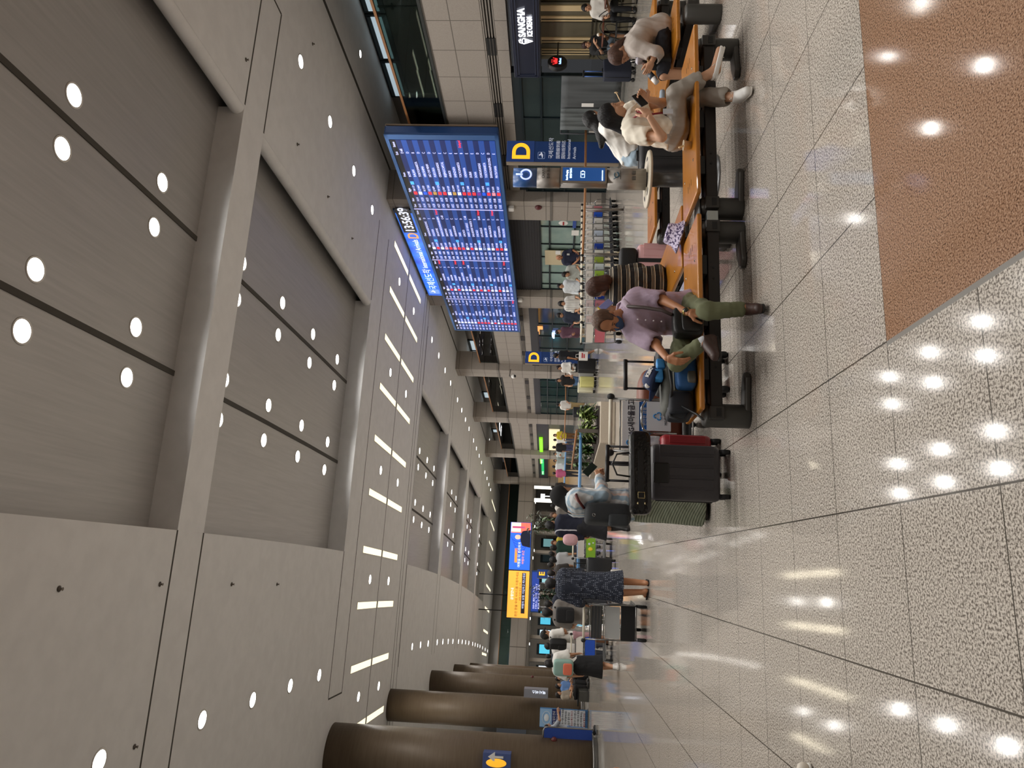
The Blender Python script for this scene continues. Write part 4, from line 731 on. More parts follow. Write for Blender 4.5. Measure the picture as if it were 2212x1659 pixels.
# ---- luggage trolley, pusher at -y
def make_trolley(pan, panel2, label, grp=None):
    r = local('luggage_trolley', label, 'luggage trolley', grp); t = .013
    m = MB()
    for s_ in (-1, 1): m.tube([(s_*.27, .42, .17), (s_*.27, -.36, .17), (s_*.27, -.42, .24), (s_*.27, -.47, 1.0)], t, 7); m.tube([(s_*.27, -.44, .62), (s_*.25, -.1, .64), (s_*.25, -.1, .86), (s_*.27, -.46, .86)], .009, 6)
    for y in (-.36, -.1, .15, .42): m.tube([(-.27, y, .17), (.27, y, .17)], t*.8, 6)
    for z in (.42, .7, .92): m.tube([(-.27, -.43-.02*z, z), (.27, -.43-.02*z, z)], .009, 6)
    m.build('frame', M_STEEL, r)
    m = MB(); m.tube([(-.2, .42, .17), (-.2, .5, .3), (-.2, .46, .55), (-.12, .45, .62), (.12, .45, .62), (.2, .46, .55), (.2, .5, .3), (.2, .42, .17)], .013, 8); m.build('front_loop', M_CHROME, r)
    m = MB(); m.tube([(-.27, -.47, 1.02), (.27, -.47, 1.02)], .019, 10); m.build('handle_grip', mat('d8d2c0', .5), r)
    for s_ in (-1, 1): m = MB(); m.ell((s_*.29, -.47, 1.02), (.035, .04, .04), 10, 8); m.build('handle_end', M_RUBBER, r)
    m = MB(); m.box(-.25, .25, -.47, -.455, .73, .9); m.build('upper_panel', mat(pan, .4), r); m = MB(); m.box(-.25, .25, -.455, -.44, .44, .68); m.build('lower_panel', mat(panel2, .4), r)
    m = MB()
    for k in range(7): m.tube([(-.24+.08*k, -.44, .64), (-.24+.08*k, -.1, .64), (-.24+.08*k, -.1, .84)], .005, 5)
    m.tube([(-.25, -.1, .84), (.25, -.1, .84)], .006, 5); m.build('basket', M_CHROME, r)
    m = MB(); m.box(-.25, .25, -.34, .42, .18, .19); m.build('platform', mat('2a2a2a', .6), r)
    for x, y in ((-.26, -.36), (.26, -.36), (-.19, .36), (.19, .36)): m = MB(); Rw = Matrix(((0, 0, 1), (0, 1, 0), (-1, 0, 0))); m.lathe((x-.02, y, .075), [(.03, -.005), (.072, 0), (.075, .02), (.072, .04), (.03, .045)], 18, Rw); w_ = m.build('wheel', M_RUBBER, r); m = MB(); m.box(x-.025, x-.02, y-.02, y+.02, .06, .17); m.box(x+.025, x+.03, y-.02, y+.02, .06, .17); m.build('fork', M_STEEL, w_)
    return r
def cart_emblem(r, c, size):
    m = MB()
    for a in (.5*pi, .5*pi+2.094, .5*pi+4.189): m.tube([(c[0]+size*.5*cos(a)+size*.42*cos(t), c[1], c[2]+size*.5*sin(a)+size*.42*sin(t)) for t in [a-1.9+3.8*k/10 for k in range(11)]], size*.13, 6)
    m.build('emblem', mat('2a86c8', .4), r)
mg = make_trolley('dadce0', '2b6fc4', 'luggage trolley with white bank panel beside the grey suitcase'); K = mat('3c3c44', .5); text('MG새마을금고', 'lettering', K, mg, (-.12, -.472, .785), (1, 0, 0), UPZ, .075, bold=.0015, sx=.85); cart_emblem(mg, (-.18, -.473, .81), .05)
m = MB(); m.box(-.06, .24, -.52, -.505, .42, .66); m.build('white_panel', mat('c9ccd2', .4), mg); m = MB(); m.tube([(-.08, -.5, .36), (-.08, -.5, .62), (-.05, -.5, .69), (.02, -.5, .71), (.18, -.5, .71), (.25, -.5, .67), (.27, -.5, .6), (.27, -.5, .36)], .014, 8); m.build('bent_tube', M_CHROME, mg); cart_emblem(mg, (.09, -.524, .55), .045); text('MG새마을금고', 'lettering', K, mg, (.0, -.523, .46), (1, 0, 0), UPZ, .035, sx=.9); text('편안한 금융', 'lettering', M_WHITE, mg, (.0, -.463, .66), (1, 0, 0), UPZ, .04)
[bpy.data.objects.remove(ch) for ch in list(mg.children) if ch.name.startswith('lower_panel')]; m = MB(); m.box(-.25, .25, -.46, -.445, .62, .73); m.build('lower_panel', mat('2b6fc4', .4), mg)
place(mg, (1.42, 7.75, 0), .0)
c1 = make_trolley('3a3d40', 'a8aaaa', 'luggage trolley with grey panel pushed by the woman in dotted dress'); m = MB(); m.box(-.27, .27, -.47, -.44, .2, .42); m.build('rubber_mat', mat('101011', .8), c1); m = MB()
for k in range(5): m.box(-.25, .25, -.48, -.47, .7+.05*k, .705+.05*k)
m.build('basket_bar', M_CHROME, c1); place(c1, (-.83, 12.75, 0), -.05)
c2 = make_trolley('c4c0ba', '7fae2e', 'luggage trolley with a green picture panel behind the blue handrail'); m = MB(); m.ell((-.03, -.46, .57), (.05, .004, .06)); m.build('sticker', mat('e8d23a', .5), c2); m = MB(); m.ell((.1, -.46, .6), (.03, .004, .03)); m.ell((.13, -.46, .5), (.02, .004, .02)); m.build('sticker', mat('d8e0ee', .5), c2); place(c2, (.46, 19.75, 0), .05)
c3 = make_trolley('d8d4cc', '1f4fb8', 'luggage trolley with a blue panel beside the mint backpack'); place(c3, (-2.0, 19.2, 0), .2)
PC = [('c8b6b4', 'b06a72', 'dusty pink'), ('cfc8c0', '1f4fb8', 'blue'), ('d0cac2', 'd4d2cc', 'white'), ('d0cac2', 'c9c6c2', 'white with dark red shape'), ('d0cac2', 'b8c4d4', 'pale blue with brown square'), ('d0cac2', 'cfd0d0', 'white with black arch'), ('d0cac2', '1f3f9f', 'deep blue'), ('d0cac2', 'dcdad2', 'cream white'), ('d0cac2', '93a83a', 'green'), ('d0cac2', 'c4ccd0', 'grey white'), ('d0cac2', '8fae3c', 'leaf green'), ('d0cac2', '2238a8', 'royal blue'), ('d0cac2', 'a9bccf', 'light blue'), ('d0cac2', '1a3a9a', 'navy blue'), ('c8b6b4', 'b0707a', 'pink'), ('d0cac2', 'c8c0b8', 'stone grey'), ('c8b6b4', 'a8606c', 'rose'), ('d0cac2', 'b5606a', 'red pink')]
ra, rb = Vector((10.2, 19.5, 0)), Vector((5.9, 17.35, 0)); dr_ = (rb-ra).normalized(); n = len(PC); base = None
ang = atan2(dr_.y, dr_.x)+pi/2+.35
for k, (a, b, nm) in enumerate(PC):
    p = ra+(rb-ra)*k/(n-1); lb = f'nested luggage trolley with {nm} panel, {ORD[k] if k else "first"} from the fire bell pillar'
    if base is None: base = make_trolley(a, b, lb, 'nested luggage trolleys along the handrail'); o = base
    else:
        o = dup(base, lb)
        for ch in o.children:
            if ch.name.startswith(('upper_panel', 'lower_panel')): ch.data = ch.data.copy(); ch.data.materials[0] = mat(a if ch.name.startswith('upper') else b, .4)
    place(o, p, ang)
# ---- suitcases
def suitcase(label, w_, d, h, col, loc, rz=0., rib=0, hand=.35, straps=None, rough=.4, hw=.4, frame='1a1a1c', cat='suitcase', wheel=.045, hcol=None):
    r = local('suitcase', label, cat); z0_ = wheel*2
    m = MB(); m.prism(rpoly(w_, d, .07, 6), (0, 0, z0_), (1, 0, 0), (0, 1, 0), UPZ, h-z0_, True); sh_ = m.build('shell', mat(col, rough), r, bevel=.04)
    if rib:
        m = MB()
        for k in range(rib):
            x = -w_/2+w_*(k+1)/(rib+1); m.box(x-.006, x+.006, -d/2-.004, -d/2+.01, z0_+.06, h-.07); m.box(x+.02, x+.09, -d/2-.006, -d/2+.01, z0_+.06, h-.07)
        m.build('rib', mat(col, rough+.08), sh_, bevel=.003)
    m = MB(); m.tube([(w_/2+.002, 0, z0_+.05), (w_/2+.002, 0, h-.06), (w_/2-.06, 0, h+.002), (-w_/2+.06, 0, h+.002), (-w_/2-.002, 0, h-.06), (-w_/2-.002, 0, z0_+.05)], .008, 6); m.build('zip_line', mat(frame, .5), sh_)
    for x in (-w_/2+.05, w_/2-.05):
        for y in (-d/2+.05, d/2-.05):
            m = MB(); Rw = Matrix(((0, 0, 1), (0, 1, 0), (-1, 0, 0))); m.lathe((x-.022, y, wheel), [(.01, 0), (wheel*.95, .002), (wheel, .012), (wheel, .032), (wheel*.95, .042), (.01, .044)], 18, Rw); wh = m.build('wheel', M_RUBBER, r); m = MB(); m.tube([(x, y, wheel*1.2), (x, y, z0_+.02)], .022, 10); m.build('caster', mat('232325', .4), wh)
    if hand:
        hh = h+hand; x = w_*hw/2; m = MB(); m.tube([(-x, d/2-.05, h-.03), (-x, d/2-.05, hh)], .011, 8); m.tube([(x, d/2-.05, h-.03), (x, d/2-.05, hh)], .011, 8); pl_ = m.build('handle_pole', mat(hcol or '1a1a1c', .35, .4), r); m = MB(); m.tube([(-x-.015, d/2-.05, hh), (x+.015, d/2-.05, hh)], .02, 10); m.build('handle_grip', M_BLACK, pl_)
    if straps: m = MB(); m.box(-.025, .025, -d/2-.008, d/2+.008, z0_+.01, h+.012); m.build('luggage_strap', mat(straps, .6), r)
    m = MB(); m.tube([(-.06, -.0, h-.005), (-.06, 0, h+.02), (.06, 0, h+.02), (.06, 0, h-.005)], .01, 8); m.build('carry_handle', mat(frame, .5), r)
    place(r, loc, rz); return r
gs = suitcase('large charcoal hard suitcase in front of the woman in black headscarf', .5, .28, .705, '3b383c', (.87, 6.68, 0), -.06, 4, .38, rough=.45, hw=.34)
m = MB(); m.box(-.1, .08, -.16, -.135, .55, .69); m.build('handle_recess', mat('0f0f10', .4), gs, bevel=.01); m = MB()
for k in range(3): m.box(-.256, -.245, -.03, .03, .2+.15*k, .28+.15*k)
m.build('latch', M_BLACK, gs)
suitcase('dark red suitcase mostly hidden behind the charcoal suitcase', .42, .25, .56, '8f1f26', (1.07, 7.02, 0), -.06, 3, .5, hw=.42)
suitcase('black suitcase with tall pull handle standing behind the nearest bench', .44, .25, .66, '101012', (1.80, 6.62, 0), .1, 0, .27, rough=.6, hw=.62); 
ps = suitcase('pale pink hard suitcase with a black strap behind the striped top woman', .42, .26, .6, 'd3a3a5', (3.86, 8.75, 0), -.25, 4, 0, straps='141415', rough=.35)
suitcase('navy fabric suitcase with raised handle near the ice cream shop', .5, .3, .74, '141a2c', (11.25, 14.65, 0), .25, 0, .45, rough=.7, hw=.35, hcol='4a6fb8')
suitcase('dark grey suitcase between the charging post and the cream blouse woman', .46, .3, .74, '232326', (4.53, 7.35, 0), 0, 3, 0, rough=.5)
# ---- crocodile leather instrument case laid across the handle
r = thing('instrument_case', 'long black crocodile leather instrument case lying across the charcoal suitcase handle', 'instrument case', (.84, 6.45, .7)); a = P(1383, 1112, 6.42); b = P(1381, 933, 6.42); dv = (b-a); L_ = dv.length; dv.normalize(); M_CROC = mat('0c0c0d', .2, bump=(38, .4)); ny = Vector((0, -1, 0)); uz = dv.cross(ny)*-1; uz = uz if uz.z > 0 else -uz
m = MB(); m.prism(rpoly(L_, .185, .055, 7, L_/2, 0), a+Vector((0, .09, 0)), dv, uz, ny, .17, True); m.build('body', M_CROC, r, bevel=.035); m = MB(); m.prism(rpoly(L_*.72, .045, .02, 4, L_*.4, -.0), a+Vector((0, -.083, 0)), dv, uz, ny, .006); m.build('strap', mat('141415', .4), r, bevel=.002)
c_ = a+dv*L_*.22+Vector((0, -.095, 0)); m = MB(); m.tube([c_+dv*p+uz*q for p, q in ((-.025, -.028), (.025, -.028), (.025, .028), (-.025, .028))], .004, 6, closed=True); m.build('buckle', mat('b9a87a', .25, .9), r); m = MB()
for q in (-.03, .03): m.cyl(c_-dv*.06+uz*q, c_-dv*.06+uz*q+dv*-.02, .006, n=8)
m.build('rivet', mat('c8b890', .25, .9), r); m = MB(); m.tube([a+dv*L_*.45+uz*.09, a+dv*L_*.47+uz*.2, a+dv*L_*.6+uz*.24, a+dv*L_*.72+uz*.2, a+dv*L_*.74+uz*.09], .008, 6); m.build('carry_loop', M_BLACK, r)
# ---- bags
def softbox(name, label, cat, c, sz, col, rz=0., rough=.65, parent=None, bump=(14, .25), rad=.35, tilt=0.):
    m = MB(); M = Matrix.Rotation(rz, 3, 'Z') @ Matrix.Rotation(tilt, 3, 'X'); n = 14; vs = []; fs = []
    for i in range(n+1):
        t = pi*i/n-pi/2
        for k in range(2*n):
            u = pi*k/n; e_ = rad; f = lambda v: (abs(v)**e_)*(1 if v >= 0 else -1)
            vs.append(Vector(c)+M@Vector((sz[0]/2*f(cos(t))*f(cos(u)), sz[1]/2*f(cos(t))*f(sin(u)), sz[2]/2*f(sin(t)))))
    for i in range(n):
        for k in range(2*n): fs.append((i*2*n+k, i*2*n+(k+1) % (2*n), (i+1)*2*n+(k+1) % (2*n), (i+1)*2*n+k))
    m.add(vs, fs, True); mt = mat(col, rough, bump=bump)
    if parent is not None: return m.build(name, mt, parent)
    r = thing(name, label, cat, (c[0], c[1], c[2]-sz[2]/2)); m.build('body', mt, r); return r
bg = softbox('leather_bag', 'large brown leather holdall resting on the white panelled trolley', 'bag', (1.58, 7.72, .47), (1.05, .42, .46), '6b3216', .0, .5)
m = MB(); m.tube([(1.35, 7.52, .6), (1.3, 7.48, .7), (1.5, 7.46, .78), (1.7, 7.48, .7), (1.66, 7.52, .6)], .014, 8); m.build('handle', mat('4a2010', .5), bg); m = MB(); m.tube([(1.88, 7.53, .66), (1.94, 7.51, .58)], .022, 6); m.build('strap', mat('2a2522', .5), bg); softbox('luggage_tag', '', '', (1.3, 7.47, .55), (.1, .05, .12), 'e8e4e0', .2, .6, bg); m = MB(); m.box(1.16, 1.22, 7.44, 7.46, .44, .55); m.build('red_ticket', mat('d8402e', .5), bg)
# hiking backpack on the bench end, cap on top
bk_ = thing('backpack', 'blue and grey hiking backpack lying on the left end of the nearest bench', 'backpack', (1.5, 5.85, .458)); B0 = Vector((1.5, 5.85, .458))
softbox('main_body', '', '', B0+Vector((-.02, .05, .13)), (.46, .3, .25), '4c4d47', .12, .7, bk_); softbox('front_pocket', '', '', B0+Vector((.07, -.13, .085)), (.3, .14, .16), '1d4d80', .12, .7, bk_); softbox('side_pocket', '', '', B0+Vector((-.2, -.02, .12)), (.2, .26, .2), '12161f', .2, .7, bk_); softbox('pocket_flap', '', '', B0+Vector((.02, -.17, .05)), (.14, .09, .07), '55554f', .4, .7, bk_); softbox('hip_pad', '', '', B0+Vector((.15, -.03, .27)), (.1, .07, .07), '3f8fd0', .5, .6, bk_); softbox('hip_pad', '', '', B0+Vector((.05, -.06, .29)), (.1, .07, .07), '3f8fd0', .3, .6, bk_)
m = MB(); m.tube([B0+Vector(v) for v in ((-.16, -.06, .22), (-.3, -.1, .2), (-.33, -.12, .1), (-.24, -.14, .04))], .014, 7); m.tube([B0+Vector(v) for v in ((.18, -.05, .23), (.1, -.16, .22), (-.06, -.17, .2), (-.18, -.1, .2))], .012, 7); m.build('strap', mat('17181b', .6), bk_); m = MB(); m.tube([B0+Vector(v) for v in ((-.22, -.15, .12), (-.3, -.24, .02), (-.36, -.33, -.01))], .009, 6); m.build('loose_strap', M_BLACK, bk_); m = MB(); m.tube([B0+Vector(v) for v in ((.2, -.08, .17), (.1, -.12, .18), (-.08, -.11, .17))], .006, 5); m.build('zip', mat('8d8a7c', .4), bk_)
cp = thing('baseball_cap', 'navy baseball cap with white stitched lettering on top of the blue backpack', 'cap', (1.53, 5.86, .74)); c_ = Vector((1.53, 5.85, .775)); Mc = Matrix.Rotation(.45, 3, 'Y') @ Matrix.Rotation(-.35, 3, 'X'); m = MB(); m.lathe(c_, [(.1, -.03), (.102, 0), (.092, .045), (.06, .08), (.02, .095), (0, .096)], 28, Mc); m.build('crown', mat('1d2c52', .7), cp); m = MB(); m.prism([(-.085, -.05)]+[(-.085+.17*k/12, -.06-.095*sin(pi*k/12)) for k in range(13)]+[(.085, -.05)], c_+Mc@Vector((-.03, 0, -.03)), Mc@Vector((.5, .86, 0)), Mc@Vector((.86, -.5, 0))*1, Mc@Vector((0, 0, 1)), .006); m.build('brim', mat('2b3f70', .7), cp); text('KBK', 'lettering', M_WHITE, cp, c_+Mc@Vector((-.03, -.1, .02)), Mc@Vector((1, 0, 0)), Mc@Vector((0, .25, .97)), .045, bold=.002); m = MB(); m.lathe(c_+Mc@Vector((-.085, -.055, .01)), [(.0, 0), (.022, 0), (.022, .004), (0, .005)], 16, Matrix.Rotation(1.4, 3, 'X')); m.build('badge', M_WHITE, cp)
softbox('black_backpack', 'soft black backpack on top of the pale pink suitcase', 'backpack', (3.84, 8.72, .72), (.34, .24, .22), '0e0e10', -.2)
# bucket hat, ice cream cup, bottle, tote
hp = F(1474, 511, .458); r = thing('bucket_hat', 'purple and white patterned bucket hat lying on the bench end', 'hat', tuple(hp)); MH = mat('cfc6dd', .8, noise=(55, '3b2a55', .12)); Mh = Matrix.Rotation(.25, 3, 'Y'); m = MB(); m.lathe(hp+Vector((0, 0, .012)), [(.165, .0), (.155, .012), (.115, .055), (.108, .06), (.095, .13), (.085, .145), (0, .15)], 30, Mh); m.build('hat', MH, r); m = MB(); m.lathe(hp+Vector((0, 0, .012)), [(.16, -.004), (.112, .05), (.1, .06)], 30, Mh); m.build('lining', mat('d8cfae', .8), r)
cpn = F(1493, 314, .459); r = thing('ice_cream_cup', 'small white paper ice cream cup with a wooden spoon on the bench', 'cup', tuple(cpn)); m = MB(); m.lathe(cpn, [(.032, 0), (.044, .065), (.047, .068), (.044, .07), (.04, .066), (.036, .05), (0, .05)], 24); m.build('cup', mat('d9cdb5', .6), r); m = MB(); m.tube([cpn+Vector((0, 0, .05)), cpn+Vector((-.03, -.01, .11))], .008, 6); m.build('spoon', mat('e0c08f', .6), r)
tp = F(1462, 172, .458); r = thing('tote_bag', 'black tote bag with leopard print edging on the bench beside the grey shirt woman', 'bag', (5.33, 6.95, .458)); tp = Vector((5.42, 6.85, .458)); softbox('body', '', '', tp+Vector((0, 0, .13)), (.3, .16, .26), '141414', .4, .7, r); m = MB(); m.tube([tp+Vector((-.1+.2*k/8, -.05, .26+.13*sin(pi*k/8))) for k in range(9)], .012, 7); m.build('handle', M_BLACK, r); m = MB(); m.tube([tp+Vector((-.13, -.08, .24)), tp+Vector((0, -.09, .255)), tp+Vector((.13, -.06, .25))], .022, 7); m.build('leopard_edge', mat('c99c5e', .7, noise=(70, '2a1c12', .1)), r)
bp_ = Vector((4.98, 6.75, .0)); q = Vector((5.28, 7.22, .492)); r = thing('water_bottle', 'clear water bottle with blue cap lying by the cream blouse woman', 'bottle', tuple(q)); m = MB(); m.lathe(q, [(0, 0), (.028, 0), (.03, .01), (.03, .1), (.012, .13), (.012, .14)], 16, Matrix.Rotation(-1.5, 3, 'Y')); m.build('bottle', mat('aebccb', .1), r); m = MB(); m.lathe(q+Matrix.Rotation(-1.5, 3, 'Y')@Vector((0, 0, .14)), [(.014, 0), (.014, .02), (0, .02)], 14, Matrix.Rotation(-1.5, 3, 'Y')); m.build('cap', mat('2238b8', .4), r)
# cafe tables and chairs outside the shop
def cafe_chair(label, loc, rz):
    r = local('cafe_chair', label, 'chair', 'black cafe chairs outside the ice cream shop'); m = MB(); m.lathe((0, 0, .44), [(0, 0), (.19, 0), (.2, .012), (.19, .025), (0, .028)], 22); m.build('seat', M_BLACK, r); m = MB(); m.tube([(.19*cos(a), .17*abs(sin(a))**.8+.02, .45+.4*sin(a)**.7 if sin(a) > 0 else .45) for a in [pi*k/14 for k in range(15)]], .011, 7); m.tube([(.11*cos(a), .17*sin(a)+.02, .46+.26*max(0, sin(a))) for a in [pi*k/10 for k in range(11)]], .008, 6); m.build('backrest', M_BLACK, r)
    for x, y in ((-.14, -.14), (.14, -.14), (-.14, .14), (.14, .14)): m = MB(); m.tube([(x, y, .44), (x*1.3, y*1.3, 0)], .012, 7); m.build('leg', M_BLACK, r)
    place(r, loc, rz); return r
def cafe_table(label, loc):
    r = local('cafe_table', label, 'table', 'small cafe tables outside the ice cream shop'); m = MB(); m.lathe((0, 0, .72), [(0, 0), (.34, 0), (.35, .015), (.34, .03), (0, .03)], 30); m.build('table_top', mat('5a2f1c', .4), r); m = MB(); m.cyl((0, 0, .03), (0, 0, .72), .03, n=12); m.build('stem', M_BLACK, r); m = MB(); m.lathe((0, 0, 0), [(.24, 0), (.24, .012), (.06, .03), (.03, .05)], 24); m.build('base', M_BLACK, r); place(r, loc); return r
ct = F(1372, 62); cafe_table('small round cafe table in front of the seated woman in black', (12.72, 15.15, 0)); cafe_table('small round cafe table nearer the top picture edge', (13.0, 14.2, 0))
cafe_chair('black bistro chair under the woman in black', (12.87, 15.85, 0), .2); cafe_chair('empty black bistro chair beside the cafe table', (12.3, 14.6, 0), 2.9); cafe_chair('black bistro chair under the person in white', (13.05, 14.75, 0), 1.2); cafe_chair('empty black bistro chair farthest up the picture', (12.4, 15.6, 0), -1)
q = Vector((12.6, 15.1, .75)); r = thing('ice_cream_cone', 'small white soft ice cream on the dark cafe table', 'ice cream', tuple(q)); m = MB(); m.lathe(q, [(.02, 0), (.035, .07), (.04, .075)], 14); m.build('cone', mat('c99a5e', .6), r); m = MB(); m.ell(q+Vector((0, 0, .095)), (.04, .04, .04), 12, 8); m.build('scoop', mat('f0e8d8', .6), r)
# ================================================================== PEOPLE: one continuous skin per body, grown from a distance field
class Field:
    def __init__(s, h, fold=0., seed=1): s.h = h; s.pr = []; s.fold = fold; s.seed = seed
    def rc(s, a, b, ra, rb, k=.03): s.pr.append(('rc', Vector(a), Vector(b), ra, rb, k)); return s
    def el(s, c, r, R=None, k=.02): s.pr.append(('el', Vector(c), r, R, k)); return s
    def sub(s, c, r, R=None, k=.01): s.pr.append(('sub', Vector(c), r, R, k)); return s
    def cut(s, p, n): s.pr.append(('cut', Vector(p), Vector(n).normalized())); return s
    def mesh(s):
        h = s.h; lo = np.full(3, 1e9); hi = -lo
        for p in s.pr:
            if p[0] == 'rc': m = max(p[3], p[4]); q = np.array([p[1], p[2]]); lo = np.minimum(lo, q.min(0)-m); hi = np.maximum(hi, q.max(0)+m)
            elif p[0] == 'el': m = max(p[2]); q = np.array(p[1]); lo = np.minimum(lo, q-m); hi = np.maximum(hi, q+m)
        lo = lo-4*h; n = np.ceil((hi+4*h-lo)/h).astype(int)+1; D = np.full(n, .5, np.float32)
        ax = [lo[i]+h*np.arange(n[i]) for i in range(3)]
        for p in s.pr:
            if p[0] == 'cut':
                v = (ax[0]-p[1].x)[:, None, None]*p[2].x+(ax[1]-p[1].y)[None, :, None]*p[2].y+(ax[2]-p[1].z)[None, None, :]*p[2].z; D = np.maximum(D, v); continue
            if p[0] == 'rc': m = max(p[3], p[4])+p[5]+2*h; q = np.array([p[1], p[2]]); a, b = q.min(0)-m, q.max(0)+m; k = p[5]
            else: m = max(p[2])+p[4]+2*h; q = np.array(p[1]); a, b = q-m, q+m; k = p[4]
            i0 = np.clip(np.floor((a-lo)/h).astype(int), 0, n-1); i1 = np.clip(np.ceil((b-lo)/h).astype(int)+1, 1, n); sl = tuple(slice(i0[i], i1[i]) for i in range(3))
            X, Y, Z = (ax[i][sl[i]] for i in range(3)); X = X[:, None, None]; Y = Y[None, :, None]; Z = Z[None, None, :]
            if p[0] == 'rc':
                A, B = p[1], p[2]; d = B-A; L2 = max(d.length_squared, 1e-9); t = np.clip(((X-A.x)*d.x+(Y-A.y)*d.y+(Z-A.z)*d.z)/L2, 0, 1)
                v = np.sqrt((X-A.x-d.x*t)**2+(Y-A.y-d.y*t)**2+(Z-A.z-d.z*t)**2)-(p[3]+(p[4]-p[3])*t)
            else:
                c = p[1]; R = p[3] or Matrix.Identity(3); r = p[2]; x, y, z = X-c.x, Y-c.y, Z-c.z; u = [(x*R[0][i]+y*R[1][i]+z*R[2][i]) for i in range(3)]
                k0 = np.sqrt((u[0]/r[0])**2+(u[1]/r[1])**2+(u[2]/r[2])**2); k1 = np.sqrt((u[0]/r[0]**2)**2+(u[1]/r[1]**2)**2+(u[2]/r[2]**2)**2); v = k0*(k0-1)/np.maximum(k1, 1e-6)
            g = D[sl]
            if p[0] == 'sub': v = -v; w_ = np.maximum(k-np.abs(g-v), 0)/k; D[sl] = np.maximum(g, v)+w_*w_*k/4
            else: w_ = np.maximum(k-np.abs(g-v), 0)/k; D[sl] = np.minimum(g, v)-w_*w_*k/4
        if s.fold:
            rn = random.Random(s.seed); X, Y, Z = ax[0][:, None, None], ax[1][None, :, None], ax[2][None, None, :]; W = 0
            for j in range(4):
                v = [rn.gauss(0, 1), rn.gauss(0, 1), rn.gauss(0, .9)]; l = sqrt(sum(q*q for q in v)); fr = (26, 38, 55, 75)[j]; v = [q/l*fr for q in v]; u = [rn.gauss(0, 9) for _ in range(3)]
                W = W+(1-np.abs(np.sin(v[0]*X+v[1]*Y+v[2]*Z+1.6*np.sin(u[0]*X+u[1]*Y+u[2]*Z))))*(.5, .3, .25, .15)[j]
            D = np.where(np.abs(D) < .04, D-s.fold*(W-.55), D)
        S = D < 0; cn = n-1; acc = np.zeros((*cn, 3), np.float32); cnt = np.zeros(cn, np.float32); quads = []; cr = []
        for a in range(3):
            s0 = [slice(None)]*3; s1 = [slice(None)]*3; s0[a] = slice(0, -1); s1[a] = slice(1, None); s0 = tuple(s0); s1 = tuple(s1)
            X = S[s0] != S[s1]; I = np.argwhere(X); da = D[s0][X]; db = D[s1][X]; t = da/(da-db); cr.append((I, S[s0][X])); o1, o2 = [q for q in range(3) if q != a]
            pos = I.astype(np.float32); pos[:, a] += t
            for u in (0, 1):
                for v in (0, 1):
                    c = I.copy(); c[:, o1] -= u; c[:, o2] -= v; ok = ((c >= 0) & (c < cn)).all(1); cc = c[ok]; np.add.at(acc, (cc[:, 0], cc[:, 1], cc[:, 2]), pos[ok]); np.add.at(cnt, (cc[:, 0], cc[:, 1], cc[:, 2]), 1)
        act = cnt > 0; idx = np.full(cn, -1, int); idx[act] = np.arange(act.sum()); V = lo+h*acc[act]/cnt[act][:, None]; Q = []
        for a in range(3):
            I, sg = cr[a]; o1, o2 = [q for q in range(3) if q != a]; I2 = I[(I[:, o1] > 0) & (I[:, o2] > 0)]; sg = sg[(I[:, o1] > 0) & (I[:, o2] > 0)]
            def at(u, v): c = I2.copy(); c[:, o1] -= u; c[:, o2] -= v; return idx[c[:, 0], c[:, 1], c[:, 2]]
            q = np.stack([at(0, 0), at(1, 0), at(1, 1), at(0, 1)], 1); fl_ = sg if a != 1 else ~sg; q[fl_] = q[fl_][:, ::-1]; Q.append(q)
        Q = np.concatenate(Q); return V, Q[(Q >= 0).all(1)]
def fbuild(fields, name, m, parent=None, org=None):
    Vs = []; Qs = []; n = 0
    for f in fields:
        V, Q = f.mesh(); Vs.append(V); Qs.append(Q+n); n += len(V)
    V = np.concatenate(Vs); Q = np.concatenate(Qs); o0 = Vector(org) if org is not None else ORG[parent.name]; V = V-np.array(o0)
    me = bpy.data.meshes.new(name); me.vertices.add(len(V)); me.vertices.foreach_set('co', V.astype(np.float32).ravel()); me.loops.add(len(Q)*4); me.loops.foreach_set('vertex_index', Q.ravel().astype(np.int32)); me.polygons.add(len(Q)); me.polygons.foreach_set('loop_start', np.arange(0, len(Q)*4, 4, dtype=np.int32)); me.update(calc_edges=True); me.polygons.foreach_set('use_smooth', np.ones(len(Q), bool)); me.materials.append(m)
    o = bpy.data.objects.new(name, me); COL.objects.link(o); ORG[o.name] = o0
    if parent is not None: o.parent = parent
    else: o.location = o0
    return o
def hand(f, w_, d, n, side, curl=.5, s=1., spread=.2):
    """palm and five fingers: w_ wrist, d pointing direction, n palm normal, side = direction towards the thumb"""
    d = Vector(d).normalized(); n = Vector(n); n = (n-d*n.dot(d)).normalized(); t = Vector(side); t = (t-d*t.dot(d)-n*t.dot(n)).normalized(); w_ = Vector(w_)
    for k, x in enumerate((.028, .01, -.009, -.027)):
        b = w_+d*.02*s+t*x*.7*s; kn = w_+d*(.088-.004*k)*s+t*x*s; f.rc(b, kn, .017*s, .0115*s, .012)
        L = (.04, .045, .041, .032)[k]*s; c = curl*(1+.12*k); q = kn; a = c*.7; dr = d+t*spread*(.5-k*.33)*.5; dr.normalize(); r = .0098*s
        for j in range(3): e_ = (dr*cos(a)+n*sin(a)); p2 = q+e_*L*(1, .72, .55)[j]; f.rc(q, p2, r, r*.9, .005); q = p2; r *= .9; a += c*.8
    b = w_+d*.025*s+t*.02*s; p1 = b+(d*.6+t*.75+n*.25*(1+curl)).normalized()*.045*s; p2 = p1+(d*.85+t*.25+n*(.2+.5*curl)).normalized()*.034*s; p3 = p2+(d*.9+t*.05+n*(.3+.6*curl)).normalized()*.026*s
    f.rc(b, p1, .016*s, .0125*s, .01); f.rc(p1, p2, .0125*s, .0105*s, .006); f.rc(p2, p3, .0105*s, .009*s, .005)
